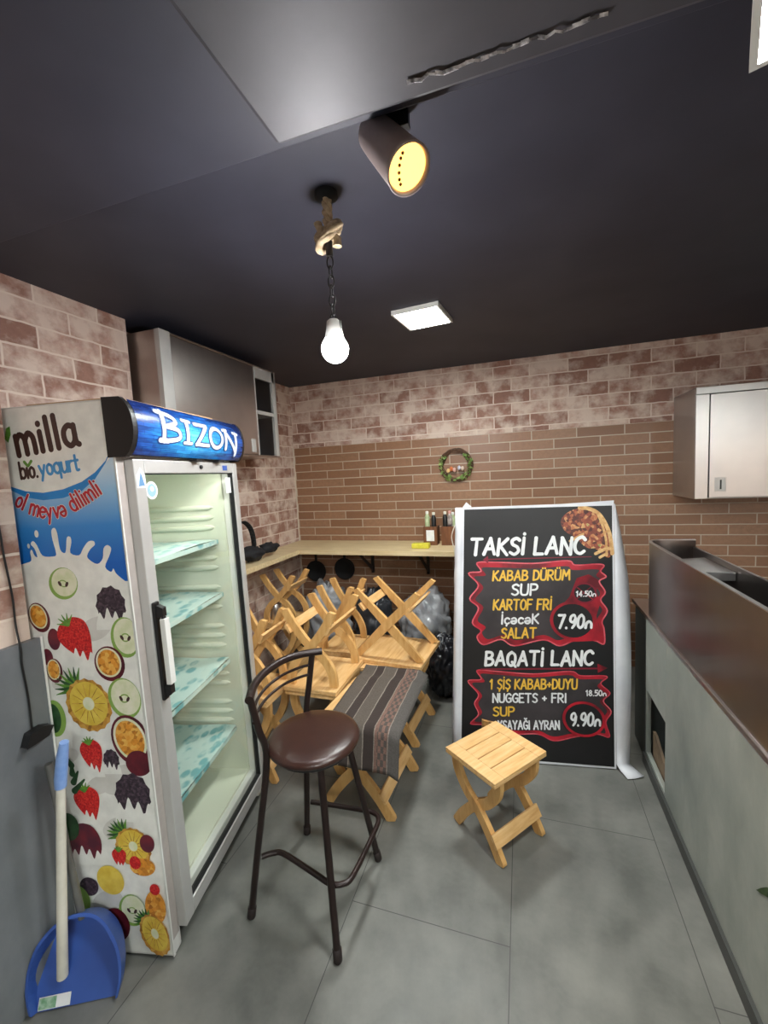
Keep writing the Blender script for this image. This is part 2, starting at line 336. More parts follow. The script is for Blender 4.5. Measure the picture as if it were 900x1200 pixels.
G = {
 'A': (.6, [[(0, 0), (.3, 1)], [(.3, 1), (.6, 0)], [(.1, .34), (.5, .34)]]),
 'B': (.52, [[(0, 0), (0, 1)], ['s', (0, 1), (.34, .97), (.44, .77), (.3, .56), (.04, .53)], ['s', (.04, .53), (.4, .48), (.52, .26), (.36, .04), (0, 0)]]),
 'C': (.52, [['s', (.52, .84), (.36, 1), (.1, .86), (0, .5), (.1, .13), (.33, 0), (.53, .14)]]),
 'D': (.52, [[(0, 0), (0, 1)], ['s', (0, 1), (.36, .92), (.52, .54), (.4, .12), (0, 0)]]),
 'E': (.46, [[(0, 0), (0, 1)], [(0, 1), (.46, 1)], [(0, .53), (.36, .53)], [(0, 0), (.46, 0)]]),
 'F': (.46, [[(0, 0), (0, 1)], [(0, 1), (.46, 1)], [(0, .53), (.38, .53)]]),
 'G': (.54, [['s', (.52, .84), (.36, 1), (.1, .86), (0, .5), (.1, .13), (.33, 0), (.54, .12)], [(.54, .12), (.54, .46)], [(.54, .46), (.32, .46)]]),
 'I': (.1, [[(.05, 0), (.05, 1)]]),
 'K': (.5, [[(0, 0), (0, 1)], [(.48, 1), (0, .46)], [(.1, .54), (.52, 0)]]),
 'L': (.44, [[(0, 1), (0, 0)], [(0, 0), (.44, 0)]]),
 'M': (.7, [[(0, 0), (.08, 1)], [(.08, 1), (.35, .4)], [(.35, .4), (.62, 1)], [(.62, 1), (.7, 0)]]),
 'N': (.52, [[(0, 0), (0, 1)], [(0, 1), (.52, 0)], [(.52, 0), (.52, 1)]]),
 'O': (.54, [['s']+O_]), 
 'P': (.48, [[(0, 0), (0, 1)], ['s', (0, 1), (.36, .97), (.48, .74), (.36, .5), (0, .46)]]),
 'Q': (.56, [['s']+O_, [(.34, .26), (.58, -.08)]]),
 'R': (.52, [[(0, 0), (0, 1)], ['s', (0, 1), (.36, .97), (.48, .74), (.36, .5), (0, .46)], [(.2, .46), (.52, 0)]]),
 'S': (.46, [['s', (.46, .88), (.28, 1), (.05, .86), (.1, .62), (.36, .46), (.46, .2), (.25, 0), (0, .12)]]),
 'T': (.58, [[(.29, 0), (.29, 1)], [(0, 1), (.58, 1)]]),
 'U': (.52, [['s', (0, 1), (0, .34), (.08, .06), (.27, 0), (.45, .06), (.52, .34), (.52, 1)]]),
 'Y': (.54, [[(0, 1), (.27, .5)], [(.54, 1), (.27, .5)], [(.27, .5), (.25, 0)]]),
 'Z': (.5, [[(0, 1), (.5, 1)], [(.5, 1), (0, 0)], [(0, 0), (.52, 0)]]),
 '0': (.5, [['s']+sc_(O_, 1, 0, .92)]),
 '1': (.3, [[(.02, .8), (.2, 1)], [(.2, 1), (.2, 0)]]),
 '4': (.5, [[(.36, 0), (.36, 1)], [(.36, 1), (0, .3)], [(0, .3), (.5, .3)]]),
 '5': (.46, [[(.44, 1), (.08, 1)], [(.08, 1), (.04, .56)], ['s', (.04, .56), (.3, .62), (.46, .34), (.28, .02), (0, .06)]]),
 '7': (.48, [[(0, 1), (.48, 1)], [(.48, 1), (.18, 0)]]),
 '8': (.48, [['s', (.24, .54), (.05, .74), (.24, 1), (.43, .74), (.24, .54)], ['s', (.24, .54), (0, .26), (.24, 0), (.48, .26), (.24, .54)]]),
 '9': (.48, [['s', (.46, .72), (.3, .44), (.04, .56), (.06, .88), (.3, 1), (.46, .72)], ['s', (.46, .72), (.44, .3), (.26, 0)]]),
 '.': (.1, [[(.05, 0), (.05, .02)]]), '+': (.36, [[(0, .45), (.36, .45)], [(.18, .25), (.18, .65)]]), ' ': (.22, []),
 '@': (.5, [['s', (0, 0), (.04, .32), (.24, .48), (.44, .32), (.48, 0)]]),      # manat sign
 'a': (.46, [['s', (.44, .54), (.22, .62), (.02, .46), (.02, .16), (.2, 0), (.38, .1), (.44, .3)], ['s', (.44, .6), (.44, .12), (.54, 0)]]),
 'b': (.44, [[(0, 1), (0, 0)], ['s', (0, .42), (.18, .62), (.42, .5), (.44, .16), (.22, 0), (0, .14)]]),
 'd': (.44, [[(.44, 1), (.44, 0)], ['s', (.44, .42), (.26, .62), (.02, .5), (0, .16), (.22, 0), (.44, .14)]]),
 'e': (.44, [['s', (0, .33), (.44, .36), (.4, .54), (.22, .62), (.04, .5), (0, .28), (.08, .06), (.26, 0), (.42, .1)]]),
 '?': (.44, [['s', (.44, .29), (0, .26), (.04, .08), (.22, 0), (.4, .12), (.44, .34), (.36, .56), (.18, .62), (.02, .52)]]),   # schwa
 'i': (.08, [[(.04, 0), (.04, .6)], [(.04, .84), (.04, .86)]]), 'l': (.08, [[(.04, 0), (.04, 1)]]), 'j': (.08, [[(.04, 0), (.04, .6)]]),
 'm': (.72, [[(0, 0), (0, .6)], ['s', (0, .44), (.16, .62), (.33, .52), (.36, .3), (.36, 0)], ['s', (.36, .42), (.52, .62), (.68, .52), (.72, .3), (.72, 0)]]),
 'o': (.43, [['s']+o_]), 'q': (.44, [[(.44, .6), (.44, -.3)], ['s', (.44, .42), (.26, .62), (.02, .5), (0, .16), (.22, 0), (.44, .14)]]),
 'r': (.28, [[(0, 0), (0, .6)], ['s', (0, .4), (.12, .58), (.28, .6)]]), 't': (.28, [['s', (.1, .9), (.1, .16), (.16, 0), (.28, .02)], [(0, .6), (.28, .6)]]),
 'u': (.42, [['s', (0, .6), (0, .2), (.1, 0), (.3, .04), (.42, .24)], [(.42, .6), (.42, 0)]]),
 'v': (.44, [[(0, .6), (.22, 0)], [(.44, .6), (.22, 0)]]), 'y': (.44, [[(0, .6), (.22, .04)], [(.44, .6), (.1, -.3)]]),
 'c': (.4, [['s', (.4, .52), (.22, .62), (.04, .5), (0, .3), (.06, .1), (.24, 0), (.4, .1)]]),
}
def acc(g, extra): return (G[g][0], G[g][1]+extra)
G['Ş'] = acc('S', [[(.24, -.08), (.2, -.24)]]); G['Ü'] = acc('U', [[(.14, 1.22), (.14, 1.24)], [(.38, 1.22), (.38, 1.24)]])
G['İ'] = acc('I', [[(.05, 1.24), (.05, 1.26)]]); G['Ğ'] = acc('G', [['s', (.14, 1.3), (.27, 1.18), (.42, 1.3)]]); G['ç'] = acc('c', [[(.2, -.06), (.16, -.22)]])
def text(mb, st, fmap, p0, p1, h, wt, mi, lift, slant=.12, arc=None, taper=.15, jit=0, gap=.2):
    """lettering from p0 to p1 (baseline ends) with cap height h in the surface's own (u, v)."""
    tot = sum(G[c][0] for c in st)+gap*(len(st)-1)
    L = math.hypot(p1[0]-p0[0], p1[1]-p0[1]); kx = L/tot; ang = math.atan2(p1[1]-p0[1], p1[0]-p0[0])
    x = 0
    for ci, c in enumerate(st):
        wd, strokes = G[c]; jy = jit*math.sin(ci*2.1)*h
        for s_ in strokes:
            sm = s_[0] == 's'; pts = s_[1:] if sm else s_
            if sm: pts = [(q.x, q.y) for q in smooth([(a, b, 0) for a, b in pts], 5)]
            out = []
            for a, b in pts:
                if arc:
                    tt = (x+wd/2)*kx; bx, by, an = arc(tt/L); lx = (a-wd/2)*kx+slant*b*h; ly = b*h
                    out.append((bx+lx*math.cos(an)-ly*math.sin(an), by+lx*math.sin(an)+ly*math.cos(an)))
                else:
                    lx = (x+a)*kx+slant*b*h; ly = b*h+jy
                    out.append((p0[0]+lx*math.cos(ang)-ly*math.sin(ang), p0[1]+lx*math.sin(ang)+ly*math.cos(ang)))
            ribbon(mb, out, wt, fmap, lift, mi, taper)
        x += wd+gap

# ================================================================== SETTING
H = 2.46; YB = 3.6; XL, XR, YN = -2.08, 4.2, -4.6
struct('floor', boxes(((-2.2, YN-.1, -.1), (XR+.1, YB+.1, 0))), M['floor'])
struct('ceiling', boxes(((-2.2, YN-.1, H), (XR+.1, YB+.1, H+.1))), M['ceiling'])
cs = MB(); cs.box((-2.2, YN, 2.405), (XR, .985, H+.02)); struct('ceiling_soffit', cs, M['ceiling'], bevel=.004)
dk = MB(); dk.box((-.50, -1.2, 2.33), (2.2, .885, 2.41)); struct('ceiling_duct', dk, M['duct'], bevel=.012)
struct('wall_back', boxes(((-2.2, YB, 0), (XR+.1, YB+.1, H))), M['paper_back'])
wt_ = boxes(((XL+.012, YB-.008, 0), (XR, YB+.002, 1.885))); struct('wall_back_tile', wt_, M['clinker'])
struct('trim_1', boxes(((XL, YB-.012, .0), (XL+.012, YB, 1.889))), mat('white_corner_bead', rgb(206, 196, 180), .5))
struct('wall_left', boxes(((-2.2, 1.73, 0), (XL, YB, H))), M['paper_side'])
struct('wall_left_pier', boxes(((-2.2, YN, 0), (-1.93, 1.73, H))), M['paper_side'])
# near wall stub beside the fridge: brick paper above a thicker stone wainscot
nw = MB(); nw.prism([(-1.489, -2, 0), (-1.489, .868, 0), (-1.54, .857, 0), (-1.54, -2, 0)], (0, 0, 2.405)); struct('wall_left_stub', nw, M['paper_side'])
nw = MB(); nw.prism([(-1.468, -2, 0), (-1.468, .884, 0), (-1.489, .8795, 0), (-1.489, -2, 0)], (0, 0, 1.135)); struct('wall_left_wainscot', nw, M['wainscot'])
tr = MB(); tr.prism([(-1.466, .882, 0), (-1.466, .888, 0), (-1.489, .8835, 0), (-1.489, .878, 0)], (0, 0, 1.137)); struct('trim_2', tr, M['white'])
struct('wall_right', boxes(((XR, YN-.1, 0), (XR+.1, YB+.1, H))), M['paper_side'])
struct('wall_front', boxes(((-2.2, YN-.1, 0), (XR+.1, YN, H))), M['paper_back'])

# foil tape along the duct edge
fm = MB(); random.seed(3)
pts = []
for i in range(26):
    x = -.19+i*.0135; pts.append((x, .838+random.uniform(-.004, .004), 2.3275+random.uniform(-.002, .001)))
for i in range(25):
    a, b = Vector(pts[i]), Vector(pts[i+1]); wv = random.uniform(.001, .0055)
    fm.add([a+Vector((0, -wv, 0)), b+Vector((0, -wv*.8, 0)), b+Vector((0, wv, .0)), a+Vector((0, wv, .0)), a+Vector((0, 0, -.003)), b+Vector((0, 0, -.004))], [(0, 4, 5, 1), (4, 3, 2, 5), (0, 3, 4), (1, 5, 2)])
tag(fm.build('foil_tape', M['foil']), 'strip of crinkled silvery foil tape on the dark ceiling duct edge', 'tape')

# ================================================================== LIGHTS
def panel(x, y, sx, sy, e, label, rz=0, z=H):
    t = thing('ceiling_panel_light', label, 'ceiling light', (x, y, z), rz, 'square ceiling panel lights')
    f = MB(); a, b, k = sx/2, sy/2, .012
    f.box((-a, -b, -.022), (a, -b+k, 0)); f.box((-a, b-k, -.022), (a, b, 0)); f.box((-a, -b+k, -.022), (-a+k, b-k, 0)); f.box((a-k, -b+k, -.022), (a, b-k, 0)); f.box((-a+k, -b+k, -.006), (a-k, b-k, 0))
    f.build('frame', M['white'], t)
    d = MB(); d.box((-a+k, -b+k, -.02), (a-k, b-k, -.008)); d.build('diffuser', emit('panel_light_diffuser', (.96, 1, .97, 1), e), t)
panel(-.50, 2.355, .26, .285, PANEL_VIS, 'small square white light panel on the dark ceiling near the back wall', math.radians(-6))
panel(.513, .81, .34, .34, PANEL_NEAR, 'bright square light panel at the upper right edge of the ceiling', math.radians(-21), 2.33)
for i, (x, y) in enumerate(((2.9, -2.7), (1.0, -1.8))):  # corner panel follows the cabinet's cast shadow; middle one is added, unseen fill
    panel(x, y, .6, .6, (PANEL_ROOM*2.6, PANEL_ROOM)[i], ('square light panel in the far front corner of the room', 'added unseen fill light panel in the middle of the front ceiling')[i], 0, 2.405 if x < 0 or y < -1.3 else 2.33)

# pendant
t = thing('pendant_lamp', 'bare white bulb hanging on a chain from knotted rope', 'pendant lamp', (-.55, 1.25, H))
m = MB(); m.lathe([(.035, 0), (.035, -.012), (.015, -.02)], 24); m.build('ceiling_rose', M['matte_black'], t)
m = MB()
for k in range(3):
    pts = []
    for i in range(40):
        q = i/39; a = q*9+k*2.09
        pts.append((.008*math.cos(a), .008*math.sin(a), -.02-q*.17))
    m.tube(pts, .0085, 8)
for k, (ph, rr) in enumerate(((0, .03), (1.6, .036), (3.3, .033))):
    pts = [(rr*math.cos(ph+a*1.05)*(1+.2*math.sin(a*2)), rr*math.sin(ph+a*1.05)*.8, -.155-.012*k+.045*math.sin(a*1.3+ph)-a*.006) for a in [i*.3 for i in range(24)]]
    m.tube(pts, .0115, 8)
m.tube([(.012, 0, -.19), (.03, .0, -.215), (.028, 0, -.25)], [.011, .012, .014], 8)
m.tube([(-.012, 0, -.19), (-.026, .0, -.16), (-.034, 0, -.125)], [.011, .012, .013], 8)
m.v = [Vector((v.x, v.y, v.z*.64)) for v in m.v]; m.build('rope', M['rope'], t)
m = MB(); m.lathe([(.011, -.14), (.011, -.185)], 14); m.build('rope_end_cap', M['black'], t)
m = MB(); z = -.183
for i in range(7):
    L = .038; c = z-L/2
    if i % 2: ring = [(0, .010*math.cos(a), c+(L*.5)*math.sin(a)) for a in [j*PI/8 for j in range(16)]]
    else: ring = [(.010*math.cos(a), 0, c+(L*.5)*math.sin(a)) for a in [j*PI/8 for j in range(16)]]
    m.tube(ring, .0022, 6, closed=True); z -= L*.74
m.build('chain', M['dark_steel'], t)
m = MB(); m.tube([(-.012, 0, z+.012), (-.016, 0, z-.05), (-.013, 0, -.40)], .003, 6); m.tube([(.0, 0, z+.01), (.022, 0, z-.0), (.022, 0, -.41)], .0035, 6)
m.build('bracket', M['dark_steel'], t)
m = MB(); m.lathe([(.014, -.372), (.021, -.378), (.024, -.40), (.031, -.432)], 24); m.build('bulb_collar', M['white'], t)
m = MB(); R_ = .042; m.lathe([(R_*math.sin(a), -.462+R_*math.cos(a)) for a in [PI*.22+i*(PI*.78)/14 for i in range(15)]], 24)
b = m.build('bulb_globe', emit('led_bulb_globe', (1, .98, 1, 1), BULB_E), t)

# spot lamp
t = thing('spot_lamp', 'dark cylindrical spotlight with glowing amber face on the ceiling', 'spotlight', (-.30, 1.07, H))
axis = Vector((.515, -.343, -.785)).normalized(); back = Vector((-.33+.30, 1.05-1.07, 2.432-H))
m = MB(); m.lathe([(.001, -.002), (.036, 0), (.042, .012), (.045, .05), (.052, .185), (.054, .20), (.049, .20), (.047, .185)], 32, back, axis); m.build('housing', mat('grey_brown_spot_housing', rgb(150, 136, 132), .45, .2), t)
m = MB(); m.box((-.008, -.02, -.035), (.06, .0, 0)); m.tube([(.03, -.01, -.03), (.0, -.02, -.05)], .008, 8); m.build('bracket', M['black'], t)
X = axis.orthogonal().normalized(); Y = axis.cross(X); fc = back+axis*.188
m = MB(); m.lathe([(.046, -.002), (.046, .003)], 32, fc, axis); m.build('lens', emit('amber_led_lens', rgb(255, 186, 88), SPOT_E), t)
m = MB()
upv = (Vector((-.8, .1, .6))-axis*axis.dot(Vector((-.8, .1, .6)))).normalized(); sv = axis.cross(upv)
for i in range(6):
    a = -1.1+i*.42; c = fc+axis*.004+upv*(.013+.012*math.cos(a)-.004)+sv*(.034*math.sin(a)*1.0); m.lathe([(.0035, 0), (.0035, .002)], 10, c, axis)
m.build('led_holder_dots', mat('brown_led_dots', rgb(120, 66, 10), .6), t)
ld = bpy.data.lights.new('spot_lamp_light', 'SPOT'); lo = bpy.data.objects.new('spot_lamp_light', ld); COL.objects.link(lo)
ld.energy = SPOT_W; ld.color = (1, .72, .4); ld.spot_size = 1.6; ld.spot_blend = .6; ld.shadow_soft_size = .045
lo.parent = t; lo.location = fc+axis*.012; lo.rotation_euler = axis.to_track_quat('-Z', 'Y').to_euler()

# ================================================================== FRIDGE
FRZ = math.atan2(.978, -.207)
fr = thing('drinks_fridge', 'tall glass-door drinks fridge with fruit yogurt print and blue header sign', 'fridge', (-1.145, .968, .0085), FRZ)
fr.rotation_euler = (-.0145, 0, FRZ)
W_, D_, T_ = .75, .58, .045
m = MB()
m.box((0, .0, .0), (T_, D_, 1.70)); m.box((W_-T_, .0, .0), (W_, D_, 1.70))
m.box((T_, D_-.05, .09), (W_-T_, D_, 1.70)); m.box((T_, .0, 1.655), (W_-T_, D_-.05, 1.70)); m.box((T_, .004, .09), (W_-T_, D_-.05, .15))
m.box((0, .0, 1.70), (W_, D_, 1.858))
m.build('cabinet_body', M['white'], fr, bevel=.006)
m = MB(); m.box((.002, -.0022, .06), (.033, -.0002, 1.682)); m.build('front_jamb', M['alu_warm'], fr)
m = MB(); m.box((T_, .03, .012), (W_-T_, D_-.03, .089)); m.build('plinth', M['matte_black'], fr, bevel=.004)
m = MB()    # ribbed cream liner inside
yb = D_-.05
m.box((T_, yb-.012, .15), (W_-T_, yb, 1.655)); m.box((T_, .03, .15), (T_+.012, yb-.012, 1.655)); m.box((W_-T_-.012, .03, .15), (W_-T_, yb-.012, 1.655))
m.box((T_+.012, .03, 1.643), (W_-T_-.012, yb-.012, 1.655)); m.box((T_+.012, .03, .15), (W_-T_-.012, yb-.012, .16))
for i in range(24):
    z = .42+i*.048; m.lathe([(.001, .04), (.014, .06), (.014, .5), (.001, .52)], 8, (T_+.05, yb-.014, z), (1, 0, 0))
    if i % 4 < 3:
        m.lathe([(.001, .05), (.012, .07), (.012, .40), (.001, .42)], 8, (W_-T_-.014, .03, z), (0, 1, 0))
        m.lathe([(.001, .05), (.012, .07), (.012, .40), (.001, .42)], 8, (T_+.014, .03, z), (0, 1, 0))
m.build('liner', M['liner'], fr)
# shelves with printed plastic mats
def mat_sheet():
    t = NT('teal_blotched_plastic_mat'); t.b.inputs['Roughness'].default_value = .3
    v = t.coord('Object', (1, 1.6, 1)); x = t.n('ShaderNodeTexVoronoi'); x.inputs['Scale'].default_value = 15; t.l(v, x.inputs['Vector'])
    n = t.noise(v, 9, 4)
    f = t.mix(t.ramp(x.outputs['Distance'], [(.34, (1, 1, 1, 1)), (.5, (0, 0, 0, 1))]), (0, 0, 0, 1), t.ramp(n, [(.36, (0, 0, 0, 1)), (.52, (1, 1, 1, 1))]))
    t.l(t.mix(f, rgb(206, 226, 220), rgb(128, 184, 188)), t.b.inputs['Base Color']); return t.m
SHEET = mat_sheet()
for i, z in enumerate((.385, .73, 1.06, 1.315)):
    m = MB()
    for k in range(17): x = T_+.03+k*(W_-2*T_-.06)/16; m.tube([(x, .075, z), (x, yb-.02, z)], .0025, 6)
    for y in (.075, .28, yb-.02): m.tube([(T_+.014, y, z-.005), (W_-T_-.014, y, z-.005)], .004, 8)
    s = m.build('wire_shelf', M['alu'], fr)
    m = MB(); N = 14
    vs = []; 
    for a in range(N+1):
        for b_ in range(N+1):
            u, v = a/N, b_/N; vs.append((T_+.022+u*(W_-2*T_-.044), .068+v*(yb-.1), z+.010+.004*math.sin(u*7+i)+.003*math.sin(v*9+i*2)))
    m.add(vs, [(a*(N+1)+b_, (a+1)*(N+1)+b_, (a+1)*(N+1)+b_+1, a*(N+1)+b_+1) for a in range(N) for b_ in range(N)], 0, True)
    m.add([(T_+.022, .067, z+.008), (W_-T_-.022, .067, z+.008), (W_-T_-.022, .067, z-.012), (T_+.022, .067, z-.012)], [(0, 3, 2, 1)])
    m.build('shelf_mat', SHEET, s)
m = MB(); m.box((.12, .033, 1.636), (W_-.12, .058, 1.6428)); m.build('interior_fill_strip', emit('fridge_fill_glow', (1, 1, .97, 1), 6.0), fr)  # added glowing strip that brightens the fridge inside, tucked behind the door frame
# door
m = MB(); y0, y1 = -.032, .0; z0, z1 = .075, 1.676; fw = .05; DX = .034
m.box((DX, y0, z0), (DX+fw, y1, z1)); m.box((W_-.012-fw*.8, y0, z0), (W_-.012, y1, z1)); m.box((DX+fw, y0, z0), (W_-.012-fw*.8, y1, z0+.055)); m.box((DX+fw, y0, z1-.045), (W_-.012-fw*.8, y1, z1))
door = m.build('door', M['alu'], fr, bevel=.003)
m = MB(); gx0, gx1, gz0, gz1 = DX+fw, W_-.012-fw*.8, z0+.055, z1-.045
for a, b_ in (((gx0, -.026, gz0), (gx0+.003, -.004, gz1)), ((gx1-.003, -.026, gz0), (gx1, -.004, gz1)), ((gx0, -.026, gz0), (gx1, -.004, gz0+.003)), ((gx0, -.026, gz1-.003), (gx1, -.004, gz1))): m.box(a, b_)
m.build('gasket', M['matte_black'], door)
tg = NT('thin_clear_glass'); tg.t.nodes.remove(tg.b); out = tg.t.nodes['Material Output']
fn = tg.n('ShaderNodeFresnel'); fn.inputs[0].default_value = 1.4; tr_ = tg.n('ShaderNodeBsdfTransparent'); tr_.inputs[0].default_value = (.95, .965, .95, 1)
gl = tg.n('ShaderNodeBsdfGlossy'); gl.inputs['Roughness'].default_value = .03; mx = tg.n('ShaderNodeMixShader')
bk_ = tg.n('ShaderNodeNewGeometry'); sb = tg.n('ShaderNodeMath', operation='SUBTRACT'); sb.inputs[0].default_value = 1; tg.l(bk_.outputs['Backfacing'], sb.inputs[1]); ml = tg.n('ShaderNodeMath', operation='MULTIPLY'); tg.l(fn.outputs[0], ml.inputs[0]); tg.l(sb.outputs[0], ml.inputs[1]); tg.l(ml.outputs[0], mx.inputs[0]); tg.l(tr_.outputs[0], mx.inputs[1]); tg.l(gl.outputs[0], mx.inputs[2]); tg.l(mx.outputs[0], out.inputs[0])
M['glass'] = tg.m
m = MB(); m.box((gx0+.001, -.018, gz0+.001), (gx1-.001, -.014, gz1-.001)); m.build('glass_pane', M['glass'], door)
m = MB(); m.box((.040, -.044, .885), (.066, -.032, 1.215)); m.prism([(.044, -.044, 1.205), (.044, -.066, 1.195), (.044, -.066, 1.165), (.044, -.044, 1.165)], (.02, 0, 0)); m.prism([(.044, -.044, .895), (.044, -.066, .905), (.044, -.066, .935), (.044, -.044, .935)], (.02, 0, 0)); m.box((.044, -.066, .935), (.064, -.056, 1.165))
h = m.build('handle', M['black'], door, bevel=.004)
m = MB(); m.box((.0405, -.0725, .94), (.0665, -.0545, 1.16)); m.build('grip', M['white'], h, bevel=.002)
m = MB(); m.lathe([(.03, 0), (.03, .0012)], 28, (.125, -.0185, 1.575), (0, -1, 0)); st = m.build('round_sticker', M['paint_white'], door)
m = MB(); m.lathe([(.022, 0), (.022, .0008)], 24, (.125, -.0198, 1.575), (0, -1, 0)); m.lathe([(.009, 0), (.009, .0009)], 14, (.125, -.0207, 1.58), (0, -1, 0), 1 and 1); m.build('sticker_print', [mat('pale_blue_print', rgb(140, 176, 206), .5), M['paint_white']], st)
m = MB(); m.prism([(.038, -.0325, 1.585), (.082, -.0325, 1.585), (.080, -.0325, 1.625), (.060, -.0325, 1.65), (.040, -.0325, 1.625)], (0, -.001, 0)); m.prism([(.046, -.0336, 1.59), (.074, -.0336, 1.592), (.068, -.0336, 1.612), (.060, -.0336, 1.635), (.052, -.0336, 1.612)], (0, -.0008, 0), 1)
m.build('corner_sticker', [M['paint_white'], mat('blue_grey_print', rgb(92, 136, 176), .5)], door)
m = MB(); m.box((gx1-.055, -.0195, 1.54), (gx1-.012, -.018, 1.61)); m.build('price_tag', M['paint_white'], door)
m = MB(); m.lathe([(.008, 0), (.008, .006), (.004, .008)], 14, (.42, -.032, 1.655), (0, -1, 0)); m.build('lock', M['dark_steel'], door)
m = MB(); m.box((.60, -.0335, 1.642), (.64, -.0318, 1.664)); m.build('door_badge', M['blue'], door)
# header with bulging sign
def hprof(t):       # t 0 bottom .. 1 top : (y, z)
    a = (t-.5)*2; return (-.016-.058*math.sqrt(max(0, 1-(a*.93)**2)), 1.682+t*.178)
NP = 14; pr = [hprof(i/NP) for i in range(NP+1)]
m = MB(); m.prism([(-.004, y, z) for y, z in pr]+[(-.004, .02, 1.862), (-.004, .02, 1.682)], (.018, 0, 0)); m.prism([(W_-.014, y, z) for y, z in pr]+[(W_-.014, .02, 1.862), (W_-.014, .02, 1.682)], (.018, 0, 0))
m.prism([(.014, y*.92, 1.77+(z-1.77)*.93) for y, z in pr]+[(.014, .02, 1.852), (.014, .02, 1.69)], (W_-.028, 0, 0))
m.box((.35, -.06, 1.676), (.40, -.03, 1.684)); m.box((.52, -.06, 1.676), (.57, -.03, 1.684))
hd = m.build('header', M['black'], fr)
def hmap(u, v, h=0):    # u metres along the front, v metres along height
    t = (v-1.682)/.178; y, z = hprof(t); y2, z2 = hprof(min(1, t+.02)); tt = Vector((y2-y, z2-z)).normalized() if t < .98 else Vector((1, 0)); n = Vector((-tt.y, tt.x))
    if n.x > 0: n = -n
    return Vector((u, y+n.x*h, z+n.y*h))
def sign_mat():
    t = NT('blue_brick_sign_print'); t.b.inputs['Roughness'].default_value = .25
    v = t.coord('Object'); sp = t.n('ShaderNodeSeparateXYZ'); t.l(v, sp.inputs[0]); cb = t.n('ShaderNodeCombineXYZ'); t.l(sp.outputs[0], cb.inputs[0]); t.l(sp.outputs[2], cb.inputs[1])
    br = t.n('ShaderNodeTexBrick')
    for k, q in (('Scale', 1), ('Mortar Size', .0012), ('Brick Width', .09), ('Row Height', .0125), ('Mortar Smooth', .5)): br.inputs[k].default_value = q
    br.inputs['Color1'].default_value = (.2, .2, .2, 1); br.inputs['Color2'].default_value = (.8, .8, .8, 1); br.inputs['Mortar'].default_value = (0, 0, 0, 1); t.l(cb.outputs[0], br.inputs['Vector'])
    # bright cyan centre, darker blue towards the ends
    mp = t.n('ShaderNodeMapping'); mp.inputs['Location'].default_value = (-.36*1.75, -1.755*6.5, 0); mp.inputs['Scale'].default_value = (1.75, 6.5, 1); t.l(cb.outputs[0], mp.inputs[0])
    ln = t.n('ShaderNodeVectorMath', operation='LENGTH'); t.l(mp.outputs[0], ln.inputs[0])
    n = t.noise(t.coord('Object', (8, 8, 60)), 2, 4)
    a = t.n('ShaderNodeMath', operation='MULTIPLY_ADD'); t.l(n, a.inputs[0]); a.inputs[1].default_value = .5; t.l(ln.outputs['Value'], a.inputs[2])
    c = t.ramp(a.outputs[0], [(.2, rgb(110, 214, 236)), (.55, rgb(44, 142, 206)), (.8, rgb(28, 78, 156)), (1., rgb(18, 36, 88))])
    c = t.mix(.45, c, br.outputs['Color'], 'OVERLAY'); t.l(c, t.b.inputs['Base Color']); return t.m
m = MB(); NX = 2; vs = []
for i in range(NP+1):
    for u in (.016, W_-.016): q = hmap(u, 1.682+.178*(.03+.94*i/NP), .0005); vs.append(q)
m.add(vs, [(2*i, 2*i+1, 2*i+3, 2*i+2) for i in range(NP)], 0, True); m.build('sign_face', sign_mat(), hd)
m = MB(); lf = Lift(.0018, .00004)
def bizon(mi, wt, dx=0, dz=0):
    lf2 = lf
    def ln(a, b, w=wt): ribbon(m, [(a[0]+(b[0]-a[0])*i/12, a[1]+(b[1]-a[1])*i/12) for i in range(13)], w, hm, lf2, mi)
    def hm(u, v, h): return hmap(.14+(u-.225)*1.22, v, h)
    x0 = .225; B = 1.738; T = 1.822
    ln((x0, B), (x0+.006, T+.012)); ln((x0-.015, B), (x0+.02, B)); ribbon(m, [(q.x, q.y) for q in smooth([(x0-.015, T+.01, 0), (x0+.045, T, 0), (x0+.06, T-.02, 0), (x0+.012, B+.047, 0)], 6)], wt*.9, hm, lf2, mi)
    ribbon(m, [(q.x, q.y) for q in smooth([(x0+.015, B+.047, 0), (x0+.066, B+.04, 0), (x0+.07, B+.012, 0), (x0, B-.002, 0)], 6)], wt*.9, hm, lf2, mi)
    x1 = x0+.115; ln((x1, B+.004), (x1+.002, T-.008)); ln((x1-.018, T-.004), (x1+.02, T-.006), wt*.7); ln((x1-.018, B), (x1+.02, B), wt*.7)
    x2 = x0+.16; ln((x2, T-.01), (x2+.068, T-.01), wt*.8); ln((x2+.066, T-.012), (x2+.003, B)); ln((x2, B), (x2+.075, B), wt*.8)
    x3 = x0+.285; ribbon(m, [(x3+.041*math.cos(a), (B+T)/2-.008+.038*math.sin(a)) for a in [i*PI/10 for i in range(21)]], wt*.95, hm, lf2, mi)
    x4 = x0+.35; ln((x4, B-.004), (x4+.004, T-.012)); ln((x4, T-.012), (x4+.075, B-.012)); ln((x4+.078, B-.026), (x4+.078, T-.018)); ln((x4-.014, T-.012), (x4+.014, T-.01), wt*.7); ln((x4+.06, T-.016), (x4+.094, T-.02), wt*.7)
bizon(0, .025); bizon(1, .0155)
m.build('sign_lettering', [mat('sign_dark_outline', rgb(24, 60, 120), .4), mat('sign_white_letters', rgb(226, 236, 246), .3)], hd)

